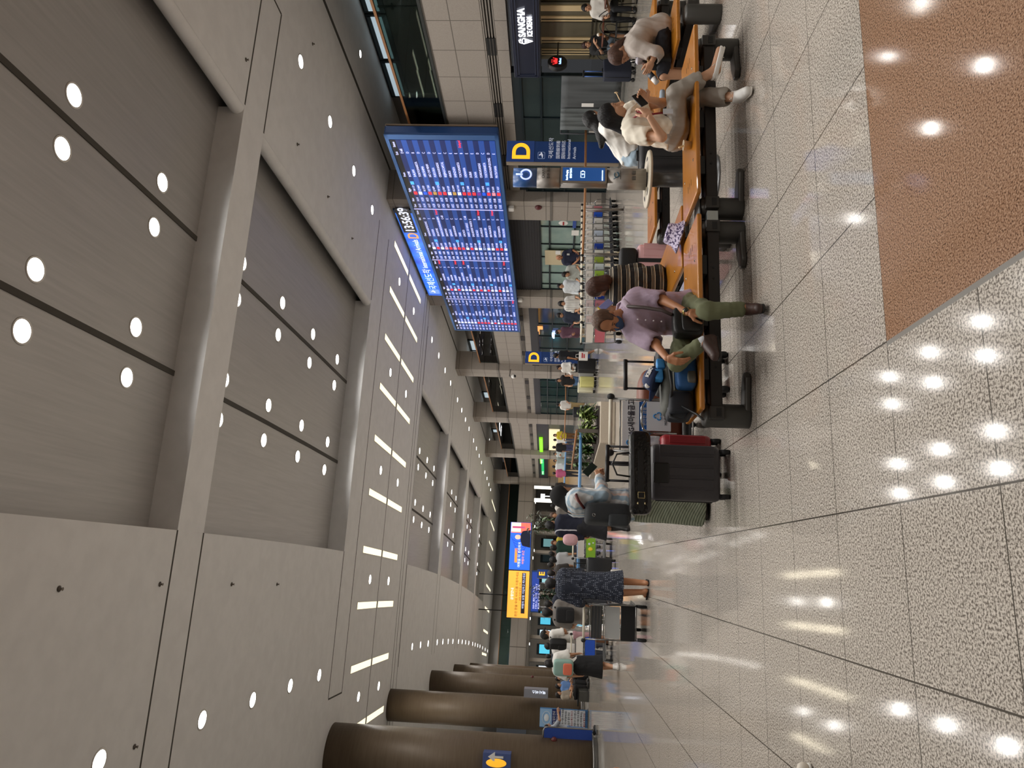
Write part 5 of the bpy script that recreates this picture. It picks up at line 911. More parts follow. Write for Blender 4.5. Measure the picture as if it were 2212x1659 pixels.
def head_frame(J):
    f = Vector(J['hf']).normalized(); u = Vector(J.get('hu', (0, 0, 1))); u = (u-f*u.dot(f)).normalized(); return f, u, f.cross(u)
def head(F_, J, s=1., mask=False):
    f, u, r = head_frame(J); c = Vector(J['hd']); R = Matrix((r, f, u)).transposed(); p = lambda a, b, z: c+r*a*s+f*b*s+u*z*s
    F_.el(p(0, -.012, .025), (.074*s, .093*s, .092*s), R, .02); F_.el(p(0, .028, -.042), (.058*s, .062*s, .072*s), R, .03); F_.rc(p(-.012, .058, -.092), p(.012, .058, -.092), .022*s, .022*s, .025)
    F_.rc(p(-.032, .08, .024), p(.032, .08, .024), .011*s, .011*s, .02)
    for q in (-1, 1): F_.sub(p(q*.03, .097, .008), (.016*s, .012*s, .009*s), R, .014); F_.el(p(q*.03, .081, .006), (.0125*s, .0125*s, .0115*s), R, .006); F_.el(p(q*.04, .062, -.03), (.02*s, .022*s, .018*s), R, .02); F_.el(p(q*.076, -.008, -.012), (.009*s, .02*s, .031*s), R, .008)
    F_.rc(p(0, .088, .008), p(0, .106, -.03), .0075*s, .0125*s, .012); F_.rc(p(-.011, .094, -.034), p(.011, .094, -.034), .008*s, .008*s, .008)
    F_.rc(p(-.018, .084, -.06), p(.018, .084, -.06), .007*s, .007*s, .007); F_.rc(p(-.014, .083, -.07), p(.014, .083, -.07), .008*s, .008*s, .006)
    F_.rc(p(0, -.02, -.05), Vector(J['nk']), .054*s, .058*s, .03)
def lerp(a, b, t): return Vector(a).lerp(Vector(b), t)
def cuff(F_, e_, d, r):
    d = Vector(d).normalized(); F_.sub(Vector(e_)+d*.075, (r, r, .1), d.to_track_quat('Z', 'Y').to_matrix(), .006)
def torso(F_, J, g=0., w_=1., lo=0.):
    pe, nk = Vector(J['pe']), Vector(J['nk']); ms = lerp(J['shL'], J['shR'], .5); mh = lerp(J['hpL'], J['hpR'], .5)
    wst = lerp(pe, ms, .42)
    if 'wst' in J: wst = Vector(J['wst'])
    for S in 'LR':
        sh, hp = Vector(J['sh'+S]), Vector(J['hp'+S]); a = lerp(sh, ms, .42); b = wst+(hp-mh)*.78*w_; c = lerp(hp, mh, .12)
        F_.rc(a, b, (.098+g)*w_, (.085+g)*w_, .05); F_.rc(b, c, (.085+g)*w_, (.105+g)*w_, .05)
        F_.rc(lerp(nk, ms, .3), sh, .05+g, .056+g, .05)
    F_.rc(ms, pe, (.1+g)*w_, (.115+g)*w_, .05)
LEGR = (.086, .056, .04)
def limb(F_, a, b, c, r, g=0., k=.03, t=1.): F_.rc(a, b, r[0]+g, r[1]+g, k); F_.rc(b, lerp(b, c, t), r[1]+g, (r[1]+(r[2]-r[1])*t)+g, k)
def foot(F_, J, S, g=0., s=1.):
    a, t = Vector(J['an'+S]), Vector(J['to'+S]); d = (t-a); up = Vector(J.get('fu'+S, (0, 0, 1))); dz = d.dot(up); heel = a+up*dz-(d-up*dz).normalized()*.045*s; F_.rc(heel+up*.028, t+up*.026-(d-up*dz).normalized()*.03, .034*s+g, .03*s+g, .02); F_.rc(a, heel+up*.04, .036*s+g, .034*s+g, .02); F_.rc(a+up*-.01, lerp(a, t, .6)+up*.004, .036*s+g, .03*s+g, .02)
HANDS = {}
def person(label, J, vox=.016, skin='b98a68', top=('e8e2d6', 'short'), low=('2a2c33', 'pants'), shoes='e6e4e0', hair=('short', '15110f'), sc=1., group=None, wt=1., eyes=True, handvox=None, curl=(.5, .5), name='person', lowopt=None, topopt=None):
    lowopt = lowopt or {}; topopt = topopt or {}; org = Vector((J['pe'][0], J['pe'][1], 0)); M_S = mat(skin, .5, noise=(9, skin, .5)); hv = handvox or min(vox, .0085)
    b = Field(vox); torso(b, J, -.012, wt)
    for S in 'LR': limb(b, J['sh'+S], J['el'+S], J['wr'+S], (.046*wt, .038, .026)); limb(b, J['hp'+S], J['kn'+S], J['an'+S], tuple(q*wt for q in LEGR)); foot(b, J, S)
    hs = J.get('hs', 1.); hb = Field(min(vox, .0085 if vox < .02 else .012)); head(hb, J, hs); fields = [b, hb]; f, u, r = head_frame(J)
    for i, S in enumerate('LR'):
        w_ = Vector(J['wr'+S]); d = Vector(J.get('hd'+S) or (w_-Vector(J['el'+S]))); n_ = Vector(J.get('hn'+S) or (0, 0, -1)); sd = Vector(J.get('ht'+S) or f); hf = Field(hv); hand(hf, w_, d, n_, sd, curl[i], s=1.0*hs); hf.rc(lerp(J['el'+S], w_, .8), w_+d.normalized()*.02, .027, .024, .01); fields.append(hf)
    o = fbuild(fields, name, M_S, None, org); tag(o, label, 'person', group)
    # top
    if top:
        c, kind = top[0], top[1]; g = topopt.get('g', .012); F_ = Field(vox, .016 if vox < .014 else (.01 if vox < .02 else 0), len(label)); cf_ = []; torso(F_, J, g, wt); tm = top[2] if len(top) > 2 else mat(c, .8, bump=(7, .35))
        for S in 'LR':
            sh, el, wr = Vector(J['sh'+S]), Vector(J['el'+S]), Vector(J['wr'+S]); sg_ = topopt.get('sg', .016)
            if kind == 'short': e_ = lerp(sh, el, topopt.get('sl', .78)); F_.rc(sh, e_, .056*wt+sg_, .05*wt+sg_*1.5, .03); cf_.append((e_, el-sh, .05*wt+sg_*1.5))
            elif kind == 'long': limb(F_, sh, el, wr, (.052*wt, .044, .034), sg_*.8, .03, .9); cf_.append((lerp(el, wr, .9), wr-el, .034+sg_*.8))
            elif kind == 'half': F_.rc(sh, el, .056*wt+sg_, .05+sg_, .03); F_.rc(el, lerp(el, wr, .3), .05+sg_, .044+sg_, .03); cf_.append((lerp(el, wr, .3), wr-el, .044+sg_))
        ms = lerp(J['shL'], J['shR'], .5); ax_ = (ms-Vector(J['pe'])).normalized(); hem = topopt.get('hem', .08); 
        if topopt.get('skirt'): F_.rc(J['pe'], Vector(J['pe'])-ax_*(hem), .13*wt+g, .15*wt+g, .05)
        F_.cut(Vector(J['pe'])-ax_*hem, -ax_) if topopt.get('cut', True) else None
        F_.sub(Vector(J['nk'])+f*.02+Vector((0, 0, .03)), (.062, .07, .035), None, .01)
        if vox < .02:
            for e_, d_, r_ in cf_: cuff(F_, e_+Vector(d_).normalized()*.02, d_, r_*.84)
        fbuild([F_], topopt.get('name', 'shirt'), tm, o)
    if low:
        c, kind = low[0], low[1]; lm_ = low[2] if len(low) > 2 else mat(c, .8, bump=(6, .3)); F_ = Field(vox, .015 if vox < .014 else (.009 if vox < .02 else 0), len(label)+3); mh = lerp(J['hpL'], J['hpR'], .5); pe = Vector(J['pe']); g = lowopt.get('g', .014); ms = lerp(J['shL'], J['shR'], .5); ax_ = (ms-pe).normalized()
        if kind in ('pants', 'shorts'):
            fl_ = lowopt.get('flare', 0.); t = lowopt.get('t', 1.)
            for S in 'LR':
                hp, kn, an = (Vector(J[q+S]) for q in ('hp', 'kn', 'an')); F_.rc(lerp(hp, mh, .1), kn, .092*wt+g, .06*wt+g+fl_*.5, .03); F_.rc(pe+ax_*.04+(hp-mh)*.6, hp, .09*wt+g, .09*wt+g, .04)
                tt = lowopt.get('t'+S, t)
                if kind == 'pants': F_.rc(kn, lerp(kn, an, tt*.9), .06*wt+g+fl_*.5, .045+g+fl_, .02)
            F_.rc(pe, mh, .1*wt+g, .1*wt+g, .04)
            if vox < .02:
                for S in 'LR': a_, b_ = (Vector(J['kn'+S]), Vector(J['an'+S])) if kind == 'pants' else (Vector(J['hp'+S]), Vector(J['kn'+S])); cuff(F_, lerp(a_, b_, lowopt.get('t'+S, t)*.9 if kind == 'pants' else 1.)+(b_-a_).normalized()*.02, b_-a_, ((.045+g+fl_) if kind == 'pants' else (.06*wt+g))*.85)
        else:
            hz = Vector(lowopt['hem']); hr = lowopt.get('r', .26)
            F_.rc(pe+ax_*.06, lerp(pe, hz, .25), .125*wt+g, .15*wt+g, .04); F_.rc(pe, hz, .14*wt+g, hr, .05)
            for S in 'LR': F_.rc(J['hp'+S], lerp(J['hp'+S], J['kn'+S], .6), .1*wt+g, .09*wt+g, .05)
            F_.cut(hz, lowopt.get('hn', (0, 0, -1)))
        fbuild([F_], {'pants': 'trousers', 'shorts': 'shorts'}.get(kind, 'skirt'), lm_, o)
    if shoes:
        for S in 'LR':
            F_ = Field(min(vox, .012)); foot(F_, J, S, .009); a = Vector(J['an'+S]); up = Vector(J.get('fu'+S, (0, 0, 1))); F_.cut(a+up*lowopt.get('ankle', .015), up); t_ = Vector(J['to'+S]); z0_ = t_+up*-.012; F_.cut(z0_, -up); sh_ = fbuild([F_], 'shoe', mat(shoes, .5), o)
            if vox < .013: S2 = Field(.009); d = t_-a; d = d-up*d.dot(up); d.normalize(); h0 = a+up*((t_-a).dot(up))-d*.05; S2.rc(h0+up*.0, t_-d*.03, .04, .038, .01); S2.cut(z0_+up*.014, up); S2.cut(z0_-up*.004, -up); fbuild([S2], 'sole', mat('e0ddd6' if shoes > '9' else '17130f', .6), sh_)
    # hair
    st_, hc = hair[0], hair[1]; c = Vector(J['hd']); s = hs; R = Matrix((r, f, u)).transposed(); p = lambda a, b_, z: c+r*a*s+f*b_*s+u*z*s; hm = mat(hc, .5, noise=(80, '%02x%02x%02x' % tuple(min(255, int(int(hc[i:i+2], 16)*1.7)+6) for i in (0, 2, 4)), .7, (1, 1, .12)), bump=(70, .5, (1, 1, .12)), spec=.35)
    H_ = Field(min(vox, .009 if vox < .02 else .013))
    if st_ == 'bald':
        H_.el(p(0, -.035, -.005), (.08*s, .08*s, .06*s), R, .02); H_.sub(p(0, .05, 0), (.12*s, .075*s, .2*s), R); H_.sub(p(0, -.02, .09), (.09*s, .1*s, .06*s), R); fbuild([H_], 'hair', hm, o)
    elif st_ == 'hijab':
        H_.el(p(0, -.012, .025), (.092*s, .112*s, .108*s), R, .02); H_.rc(p(0, -.03, -.02), Vector(J['nk'])+Vector((0, 0, -.02)), .085*s, .1*s, .05); H_.rc(p(0, .05, -.1), p(0, .11, -.17), .05*s, .02*s, .05); H_.rc(Vector(J['nk']), lerp(J['nk'], J['pe'], .25), .1, .05, .06); H_.sub(p(0, .1, -.02), (.058*s, .075*s, .082*s), R, .02); fbuild([H_], 'headscarf', mat(hc, .85, bump=(12, .2)), o)
    else:
        H_.el(p(0, -.016, .032), (.086*s, .104*s, .1*s), R, .02); H_.rc(p(0, -.06, 0), p(0, -.05, -.05), .065*s, .05*s, .03)
        if st_ in ('long', 'bob', 'longside'):
            for q in (-1, 1): H_.rc(p(q*.06, -.02, .0), p(q*.065, -.01, -.1), .032*s, .026*s, .03)
            H_.rc(p(0, -.055, .0), p(0, -.06, -.11), .072*s, .06*s, .03)
        if st_ == 'long' or st_ == 'longside':
            bk = Vector(J['nk'])-f*.06; e_ = J.get('hair_end') or lerp(J['nk'], J['pe'], .35)-f*.13; H_.rc(p(0, -.065, -.08), lerp(bk, e_, .4), .062*s, .06, .04); H_.rc(lerp(bk, e_, .4), e_, .06, .03, .04)
        if st_ == 'pony': e_ = Vector(J['hair_end']); a = p(0, -.11, .05); H_.rc(a, lerp(a, e_, .55), .03, .042, .02); H_.rc(lerp(a, e_, .55), e_, .042, .018, .02)
        if st_ == 'bun': H_.el(p(0, -.09, .09), (.045, .045, .04), R, .01)
        H_.sub(p(0, .105, -.045), (.064*s, .075*s, .095*s), R, .015)
        if len(hair) > 3: H_.sub(p(0, .085, .06), (.06*s, .06*s, .065*s), R, .02)
        if st_ in ('short', 'cap'): H_.sub(p(0, .05, -.13), (.14, .12, .075), R, .02)
        fbuild([H_], 'hair', hm, o)
        if st_ == 'cap':
            K_ = Field(.012); K_.el(p(0, -.008, .045), (.092*s, .11*s, .095*s), R, .02); K_.cut(p(0, 0, .035), -u); K_.rc(p(-.045, .09, .045), p(.045, .09, .045), .012, .012, .02); K_.rc(p(-.04, .12, .04), p(.04, .12, .04), .02, .02, .03); K_.rc(p(-.03, .155, .032), p(.03, .155, .032), .014, .014, .03); fbuild([K_], 'cap', mat(hair[2] if len(hair) > 2 else '17171a', .7), o)
    if eyes and vox < .02:
        for q in (-1, 1): m = MB(); m.ell(p(q*.03, .0885, .006), (.0062*s, .006*s, .0052*s), 10, 6, R); m.build('eye', mat('120d0b', .2), o); m = MB(); m.tube([p(q*(.03+d), .093-abs(d)*.25, .026-abs(d)*.12) for d in (-.016, 0, .017)], [.0025*s, .0032*s, .002*s], 6); m.build('eyebrow', mat('1a1310', .7), o)
        m = MB(); m.tube([p(-.019, .0895, -.0648), p(0, .0928, -.064), p(.019, .0895, -.0648)], .0035*s, 6); m.build('lips', mat('8e4a44', .45), o)
    return o
def stand(loc, h=1.68, yaw=0., **ov):
    """yaw: 0 = facing away from the camera (+Y), 90 = facing +X, 180 = facing the camera"""
    k = h/1.7; a = radians(yaw); f = Vector((sin(a), cos(a), 0)); r = Vector((cos(a), -sin(a), 0)); L = Vector(loc)
    base = dict(pe=(0, 0, .95), nk=(0, -.01, 1.45), hd=(0, .03, 1.575), shL=(-.17, 0, 1.39), shR=(.17, 0, 1.39), elL=(-.215, -.03, 1.12), elR=(.215, -.03, 1.12), wrL=(-.22, .05, .88), wrR=(.22, .05, .88), hpL=(-.09, 0, .9), hpR=(.09, 0, .9), knL=(-.095, .02, .49), knR=(.095, .02, .49), anL=(-.1, -.03, .085), anR=(.1, -.03, .085), toL=(-.12, .17, .014), toR=(.12, .17, .014))
    if ov.pop('walk', 0): base.update(knL=(-.09, .16, .5), anL=(-.09, .24, .1), toL=(-.09, .43, .03), knR=(.09, -.02, .48), anR=(.09, -.22, .14), toR=(.09, -.05, .014), elL=(-.22, -.1, 1.13), wrL=(-.22, -.06, .9), elR=(.22, .02, 1.12), wrR=(.21, .16, .92))
    if ov.pop('push', 0): base.update(elL=(-.23, .02, 1.12), elR=(.23, .02, 1.12), wrL=(-.2, .27, 1.03), wrR=(.2, .27, 1.03))
    if ov.pop('phone', 0): base.update(elR=(.21, .03, 1.12), wrR=(.08, .26, 1.22), elL=(-.21, .03, 1.12), wrL=(-.06, .25, 1.2))
    if ov.pop('sit', 0): base.update(pe=(0, 0, .55), hpL=(-.1, .02, .52), hpR=(.1, .02, .52), knL=(-.12, .44, .52), knR=(.12, .44, .52), anL=(-.12, .46, .09), anR=(.12, .46, .09), toL=(-.13, .66, .014), toR=(.13, .66, .014), nk=(0, -.02, 1.03), hd=(0, .02, 1.16), shL=(-.17, -.01, .97), shR=(.17, -.01, .97), elL=(-.22, .06, .72), elR=(.22, .06, .72), wrL=(-.13, .28, .66), wrR=(.13, .28, .66))
    hfv = ov.pop('hf', (0, 1, -.08)); base.update(ov); J = {}
    for q, v in base.items():
        v = Vector(v); J[q] = L+(r*v.x+f*v.y)*k+Vector((0, 0, v.z*k)) if q not in ('hnL', 'hnR') else r*v.x+f*v.y+Vector((0, 0, v.z))
    v = Vector(hfv); J['hf'] = r*v.x+f*v.y+Vector((0, 0, v.z)); J['hs'] = .5+.5*k; J.setdefault('hnL', r); J.setdefault('hnR', -r); J['_f'] = f; J['_r'] = r; return J

def collar(J, m, o, w_=.016, open_=.35):
    f, u, r = head_frame(J); n_ = Vector(J['nk']); ff = Vector(J.get('cf', f)); ff.z = 0; ff.normalize(); rr = Vector((ff.y, -ff.x, 0)); mb = MB()
    for q in (-1, 1):
        pts = [(0, -.095, .075), (.08, -.055, .07), (.105, .015, .05), (.07, .095, .02), (.012, .13, -.03)]; vs = []; fs = []
        for a, b, z in pts: c = n_+rr*a*q+ff*b+Vector((0, 0, z)); k = 1+.0; out = (rr*a*q+ff*b).normalized(); vs += [c, c+out*.028+Vector((0, 0, -.04)), c+out*.022+Vector((0, 0, -.046)), c+out*-.006+Vector((0, 0, -.008))]
        for i in range(4):
            for k in range(4): fs.append((i*4+k, i*4+(k+1) % 4, i*4+4+(k+1) % 4, i*4+4+k))
        fs += [(3, 2, 1, 0), (16, 17, 18, 19)]; mb.add(vs, fs, True)
    return mb.build('collar', m, o)
def laces(J, S, o):
    a, t_ = Vector(J['an'+S]), Vector(J['to'+S]); up = Vector(J.get('fu'+S, (0, 0, 1))).normalized(); d = t_-a; d = (d-up*d.dot(up)).normalized(); sd = d.cross(up).normalized(); mb = MB()
    for k in range(5): c = a+d*(.035+.02*k)+up*(.018-.0115*k); mb.tube([c-sd*.026-up*.012, c+up*.002, c+sd*.026-up*.012], .0035, 5)
    c = a+d*.03+up*.024; mb.tube([c, c+sd*.03+d*-.01+up*.012, c+sd*.04+d*.01, c], .003, 5); mb.tube([c, c-sd*.03+d*-.01+up*.012, c-sd*.04+d*.01, c], .003, 5)
    for ch in o.children:
        if ch.name.startswith('shoe'): par = ch
    return mb.build('shoelace', mat('f2efe6', .8), par)
# ================================================================== THE PEOPLE
SK = 'bb8c6c'
J = dict(pe=(3.86, 5.95, .57), hpL=(3.9, 6.04, .55), hpR=(3.9, 5.86, .56), nk=P(1357, 261, 5.95), shR=P(1368, 291, 5.78), shL=P(1364, 236, 6.08), hd=P(1322, 246, 5.92), hf=(.7, -.66, -.3), elR=P(1430, 296, 5.6), wrR=P(1403, 252, 5.45), elL=P(1432, 222, 5.95), wrL=P(1399, 214, 5.62), knR=P(1460, 202, 5.7), anR=P(1545, 152, 5.6), knL=P(1490, 212, 5.86), anL=P(1585, 209, 5.62), hdR=(.75, .12, .42), hnR=(-.2, .9, .1), htR=(-.4, 0, .6), hdL=(.1, -.5, .55), hnL=(-.6, -.4, 0), htL=(.2, -.3, .4), hs=1.)
J['toL'] = Vector((3.96, 5.4, .03)); J['toR'] = Vector(J['anR'])+Vector((.19, -.06, -.06)); J['fuR'] = (.2, -.1, 1)
w1 = person('woman in cream blouse and grey trousers looking at her phone on the front bench', J, .010, 'c79a7c', ('e9e1d0', 'short'), ('8f8880', 'pants', mat('979087', .45, bump=(5, .4))), 'ecebe8', ('long', '0c0b0c'), handvox=.0055, lowopt=dict(flare=.026, t=.86, tR=.62, g=.012), topopt=dict(sl=.5, sg=.024, g=.006, hem=-.02, name='blouse'))
ph = thing('smartphone', 'black smartphone held by the woman in cream blouse', 'phone', tuple(P(1380, 216, 5.57))); m = MB(); pc = P(1382, 216, 5.55); m.obox(pc, (.15, .012, .075), M=Matrix.Rotation(.2, 3, 'Z') @ Matrix.Rotation(-.6, 3, 'Y')); m.build('body', M_BLACK, ph, bevel=.004)
m = MB(); m.tube([P(1362, 258, 5.78), P(1385, 246, 5.72), P(1412, 246, 5.72), P(1436, 243, 5.72)], .009, 6); m.tube([P(1366, 240, 5.9), P(1390, 243, 5.74), P(1412, 247, 5.71)], .009, 6); m.build('lanyard', mat('8a2330', .6), w1); m = MB(); m.obox(P(1443, 241, 5.68), (.06, .01, .085), .2); m.build('name_badge', mat('c9cdd4', .4), w1)
J['cf'] = (.8, -.55, 0); collar(J, mat('efe7d8', .85), w1); laces(J, 'L', w1); laces(J, 'R', w1)
# man in lilac shirt
J = dict(pe=P(1484, 676, 6.0), hpL=P(1490, 655, 5.94), hpR=P(1490, 697, 5.94), nk=P(1350, 678, 5.9), shL=P(1374, 642, 5.93), shR=P(1370, 718, 5.82), hd=P(1313, 694, 5.78), hf=(-.72, -.52, -.55), hu=(-.2, -.4, 1), elL=P(1431, 648, 5.78), wrL=P(1487, 676, 5.5), elR=P(1415, 742, 5.68), wrR=P(1441, 774, 5.5), knL=P(1527, 672, 5.42), anL=P(1612, 668, 5.42), knR=P(1462, 783, 5.58), anR=P(1520, 738, 5.38), hdL=(-.12, -.35, -.9), hnL=(-.3, .9, -.3), htL=(-.8, -.3, 0), hdR=(-.35, -.35, -.75), hnR=(.6, .3, -.6), htR=(.6, -.7, .3), hs=1.04)
J['toL'] = Vector(J['anL'])+Vector((-.06, -.19, -.075)); J['toR'] = Vector(J['anR'])+Vector((-.17, -.12, -.085)); J['fuR'] = (.15, -.1, 1)
w2 = person('man in lilac shirt with blue face mask and olive trousers sitting on the nearest bench', J, .010, 'a87350', ('a493a3', 'short', mat('a996a8', .85, noise=(120, '9d8a9c', .7), bump=(7, .4))), ('5f6349', 'pants', mat('666a4e', .85, bump=(6, .45))), '3a2620', ('short', '3b2a20', 0, 1), handvox=.0055, wt=1.02, lowopt=dict(t=.95, g=.014), topopt=dict(sl=.85, sg=.024, hem=.1, g=.02), curl=(.35, .45), eyes=True)
f, u, r = head_frame(J); c_ = Vector(J['hd']); Rm = Matrix((r, f, u)).transposed(); K_ = Field(.007); q = lambda a, b, z: c_+r*a+f*b+u*z; K_.el(q(0, .045, -.055), (.064, .066, .058), Rm, .02); K_.rc(q(0, .1, -.03), q(0, .09, -.07), .018, .02, .03); K_.cut(q(0, .0, -.022), u*1.0+f*-.25); K_.cut(q(0, .02, 0), -f); fbuild([K_], 'face_mask', mat('2b4468', .7), w2); m = MB()
for s_ in (-1, 1): m.tube([q(s_*.06, .045, -.04), q(s_*.078, .02, -.01), q(s_*.08, -.012, .0)], .003, 5)
m.build('mask_loop', mat('22344f', .7), w2)
bgc = P(1478, 700, 5.62); sb_ = thing('shoulder_bag', 'black leather shoulder bag on the lap of the man in lilac shirt', 'bag', tuple(bgc)); softbox('body', '', '', bgc+Vector((0, -.02, -.02)), (.26, .12, .24), '121212', .25, .45, sb_); softbox('front_pocket', '', '', bgc+Vector((0, -.085, -.04)), (.2, .04, .15), '1b1b1b', .25, .4, sb_); m = MB(); m.tube([P(1366, 655, 6.0), P(1351, 660, 5.88), P(1358, 662, 5.74), P(1390, 664, 5.655), P(1430, 670, 5.6), P(1452, 680, 5.57)], .015, 7); m.build('strap', mat('3a2c28', .6), sb_)
J['cf'] = (-.35, -.9, 0); collar(J, mat('b3a2b1', .85), w2); m = MB(); [m.lathe(P(1378+q_*17, 690+q_*1.5, 5.69-q_*.012), [(0, 0), (.007, 0), (.007, .004), (0, .005)], 10, Matrix.Rotation(pi/2, 3, 'X')) for q_ in range(4)]; m.build('button', mat('d8d0d6', .4), w2)
wc = lerp(J['elL'], J['wrL'], .93); wd_ = (Vector(J['wrL'])-Vector(J['elL'])).normalized(); Rw = wd_.to_track_quat('Z', 'Y').to_matrix(); m = MB(); m.lathe(wc, [(.031, -.012), (.036, -.01), (.036, .01), (.031, .012)], 20, Rw); wa = m.build('wristwatch', mat('b9a468', .25, .9), w2); m = MB(); wn_ = Vector((.2, -1, .35)).normalized(); m.lathe(wc+wn_*.034, [(0, -.004), (.02, -.004), (.02, .004), (0, .005)], 18, wn_.to_track_quat('Z', 'Y').to_matrix()); m.build('dial', mat('1c2018', .3), wa)
for S in 'LR':
    an, kn = Vector(J['an'+S]), Vector(J['kn'+S]); 
    if S == 'R': K_ = Field(.01); K_.rc(an, lerp(an, kn, .16), .046, .048, .02); fbuild([K_], 'sock', mat('b9bcc0', .9), w2)
# woman with black headscarf
g0 = F(1527, 1098); J = stand((g0.x, g0.y, 0), 1.62, 78, hf=(.1, 1, -.55), elR=(.2, .03, 1.12), elL=(-.2, .04, 1.12), wrR=(.1, .27, 1.16), wrL=(-.04, .27, 1.14), hd=(0, .075, 1.555), anL=(-.09, -.02, .085), anR=(.1, -.05, .085)); k_ = J['_f']
w3 = person('woman in black headscarf with pale blue striped cardigan and green striped skirt', J, .011, 'b08160', ('c7ced2', 'long', mat('cfd3d4', .85, stripes=[((.2, .97, -.15), .075, .4, '9db4c4', .1), ((.2, .97, -.15), .15, .12, 'd9c3b8', .0)], bump=(6, .5))), ('7f8774', 'skirt', mat('8f9682', .85, stripes=[((.5, .3, .8), .022, .36, '545c4c', 0)], bump=(5, .3))), '2a211c', ('hijab', '0b0b0c'), handvox=.006, lowopt=dict(hem=(g0.x+.02, g0.y, .045), r=.21), topopt=dict(hem=.16, g=.03, sg=.03, skirt=True, name='cardigan'), eyes=False)
pc = P(1274, 1014, 7.3); o = MB(); o.obox(pc, (.15, .01, .078), M=Matrix.Rotation(.3, 3, 'Z') @ Matrix.Rotation(.7, 3, 'Y')); tag(o.build('smartphone', mat('1b2a22', .3), bevel=.004), 'dark smartphone held up by the woman in black headscarf', 'phone')
bb_ = P(1312, 1112, 7.42); r_ = thing('backpack', 'dark grey backpack hanging behind the woman in black headscarf', 'backpack', tuple(bb_)); softbox('body', '', '', bb_, (.2, .32, .46), '2b2e31', .1, .8, r_); softbox('pocket', '', '', bb_+Vector((-.06, -.13, -.1)), (.12, .1, .2), '33373a', .1, .8, r_); m = MB(); m.tube([P(1262, 1098, 7.35), P(1250, 1082, 7.3), P(1244, 1070, 7.34), P(1250, 1060, 7.5)], .014, 7); m.build('strap', mat('5a1f1c', .7), r_); m = MB(); m.tube([P(1283, 1112, 7.22)+Vector((.014*cos(a), 0, .014*sin(a))) for a in [2*pi*k/12 for k in range(12)]], .003, 5, closed=True); m.build('ring', M_CHROME, r_)
# grey shirt woman bending forward
J = dict(pe=P(1428, 58, 6.95), hpL=P(1434, 66, 6.86), hpR=P(1434, 62, 7.06), nk=P(1362, 100, 6.9), shL=P(1376, 104, 6.76), shR=P(1370, 88, 7.06), hd=P(1339, 120, 6.9), hf=(-.72, -.12, -.68), hu=(-.5, 0, .8), elL=P(1416, 116, 6.72), wrL=P(1408, 134, 6.74), elR=P(1420, 112, 7.1), wrR=P(1404, 140, 6.96), knL=P(1434, 160, 6.82), knR=P(1432, 156, 7.05), wst=P(1392, 66, 6.95), hnL=(0, .8, .2), hnR=(0, -.8, .2), htL=(0, 0, 1), htR=(0, 0, 1), hs=.98)
for S, d in (('L', 0), ('R', .03)): q = Vector(J['kn'+S]); J['an'+S] = Vector((q.x-.02+d, q.y, .09)); J['to'+S] = Vector((q.x-.22+d, q.y-.02, .014))
J['hair_end'] = P(1352, 82, 6.86)
w4 = person('woman in loose grey shirt bending forward on the bench, brown ponytail', J, .011, 'b98c6e', ('b0a69e', 'half', mat('b3a9a1', .85, bump=(6, .55))), ('14161f', 'shorts'), '1c1c1e', ('pony', '33221b'), handvox=.006, topopt=dict(hem=.08, g=.03, sg=.035), curl=(.8, .8))
q = P(1384, 131, 6.82); r_ = thing('drink_cup', 'clear plastic cup of brown drink held by the grey shirt woman', 'cup', tuple(q)); m = MB(); m.lathe(q+Vector((0, 0, -.09)), [(.028, 0), (.036, .07)], 20); m.build('drink', mat('5a3626', .3), r_); m = MB(); m.lathe(q+Vector((0, 0, -.02)), [(.036, 0), (.042, .05), (.043, .055), (.02, .075), (0, .078)], 20); m.build('cup_top', mat('bcb8c2', .2), r_); m = MB(); m.cyl(q+Vector((0, 0, .05)), q+Vector((-.01, 0, .11)), .004, n=6); m.build('straw', M_WHITE, r_)
q = P(1402, 158, 6.95); r_ = thing('shaker_bottle', 'white and dark bottle lying in the hands area of the grey shirt woman', 'bottle', tuple(q)); Rb = Matrix.Rotation(-2.2, 3, 'Y'); m = MB(); m.lathe(q, [(0, 0), (.032, 0), (.034, .08)], 18, Rb); m.build('bottle', mat('4a5058', .3), r_); m = MB(); m.lathe(q+Rb@Vector((0, 0, .08)), [(.034, 0), (.03, .07), (0, .072)], 18, Rb); m.build('cap', M_WHITE, r_)
# striped top woman from behind
J = dict(pe=P(1420, 613, 7.3), hpL=P(1424, 632, 7.3), hpR=P(1424, 596, 7.34), nk=P(1318, 618, 7.24), shL=P(1334, 648, 7.22), shR=P(1332, 593, 7.3), hd=P(1292, 622, 7.2), hf=(-.5, .75, -.38), elL=P(1378, 662, 7.15), wrL=P(1328, 666, 7.0), elR=P(1378, 584, 7.34), wrR=P(1400, 600, 7.6), hs=1.02, hnL=(.5, .7, 0), htL=(0, 0, 1), hdL=(-.3, .1, .8))
for S, dx in (('L', -.12), ('R', .1)): q = Vector(J['hp'+S]); J['kn'+S] = q+Vector((-.15+dx*.3, .42, 0)); J['an'+S] = q+Vector((-.15+dx*.3, .46, -.44)); J['to'+S] = q+Vector((-.18+dx*.3, .66, -.51))
J['hair_end'] = P(1322, 620, 7.08)
w5 = person('woman in black and cream striped top with brown bob seen from behind', J, .011, 'b98c6e', ('101011', 'half', mat('121214', .85, stripes=[((0, 0, 1), .088, .05, 'c9bfa8', .0), ((0, 0, 1), .088, .05, 'a89f8c', .016), ((0, 0, 1), .088, .09, 'd6ccb6', .034)])), ('16171a', 'pants'), '1a1a1c', ('bob', '2d1a13'), handvox=.006, topopt=dict(hem=.07, g=.03, sg=.03))
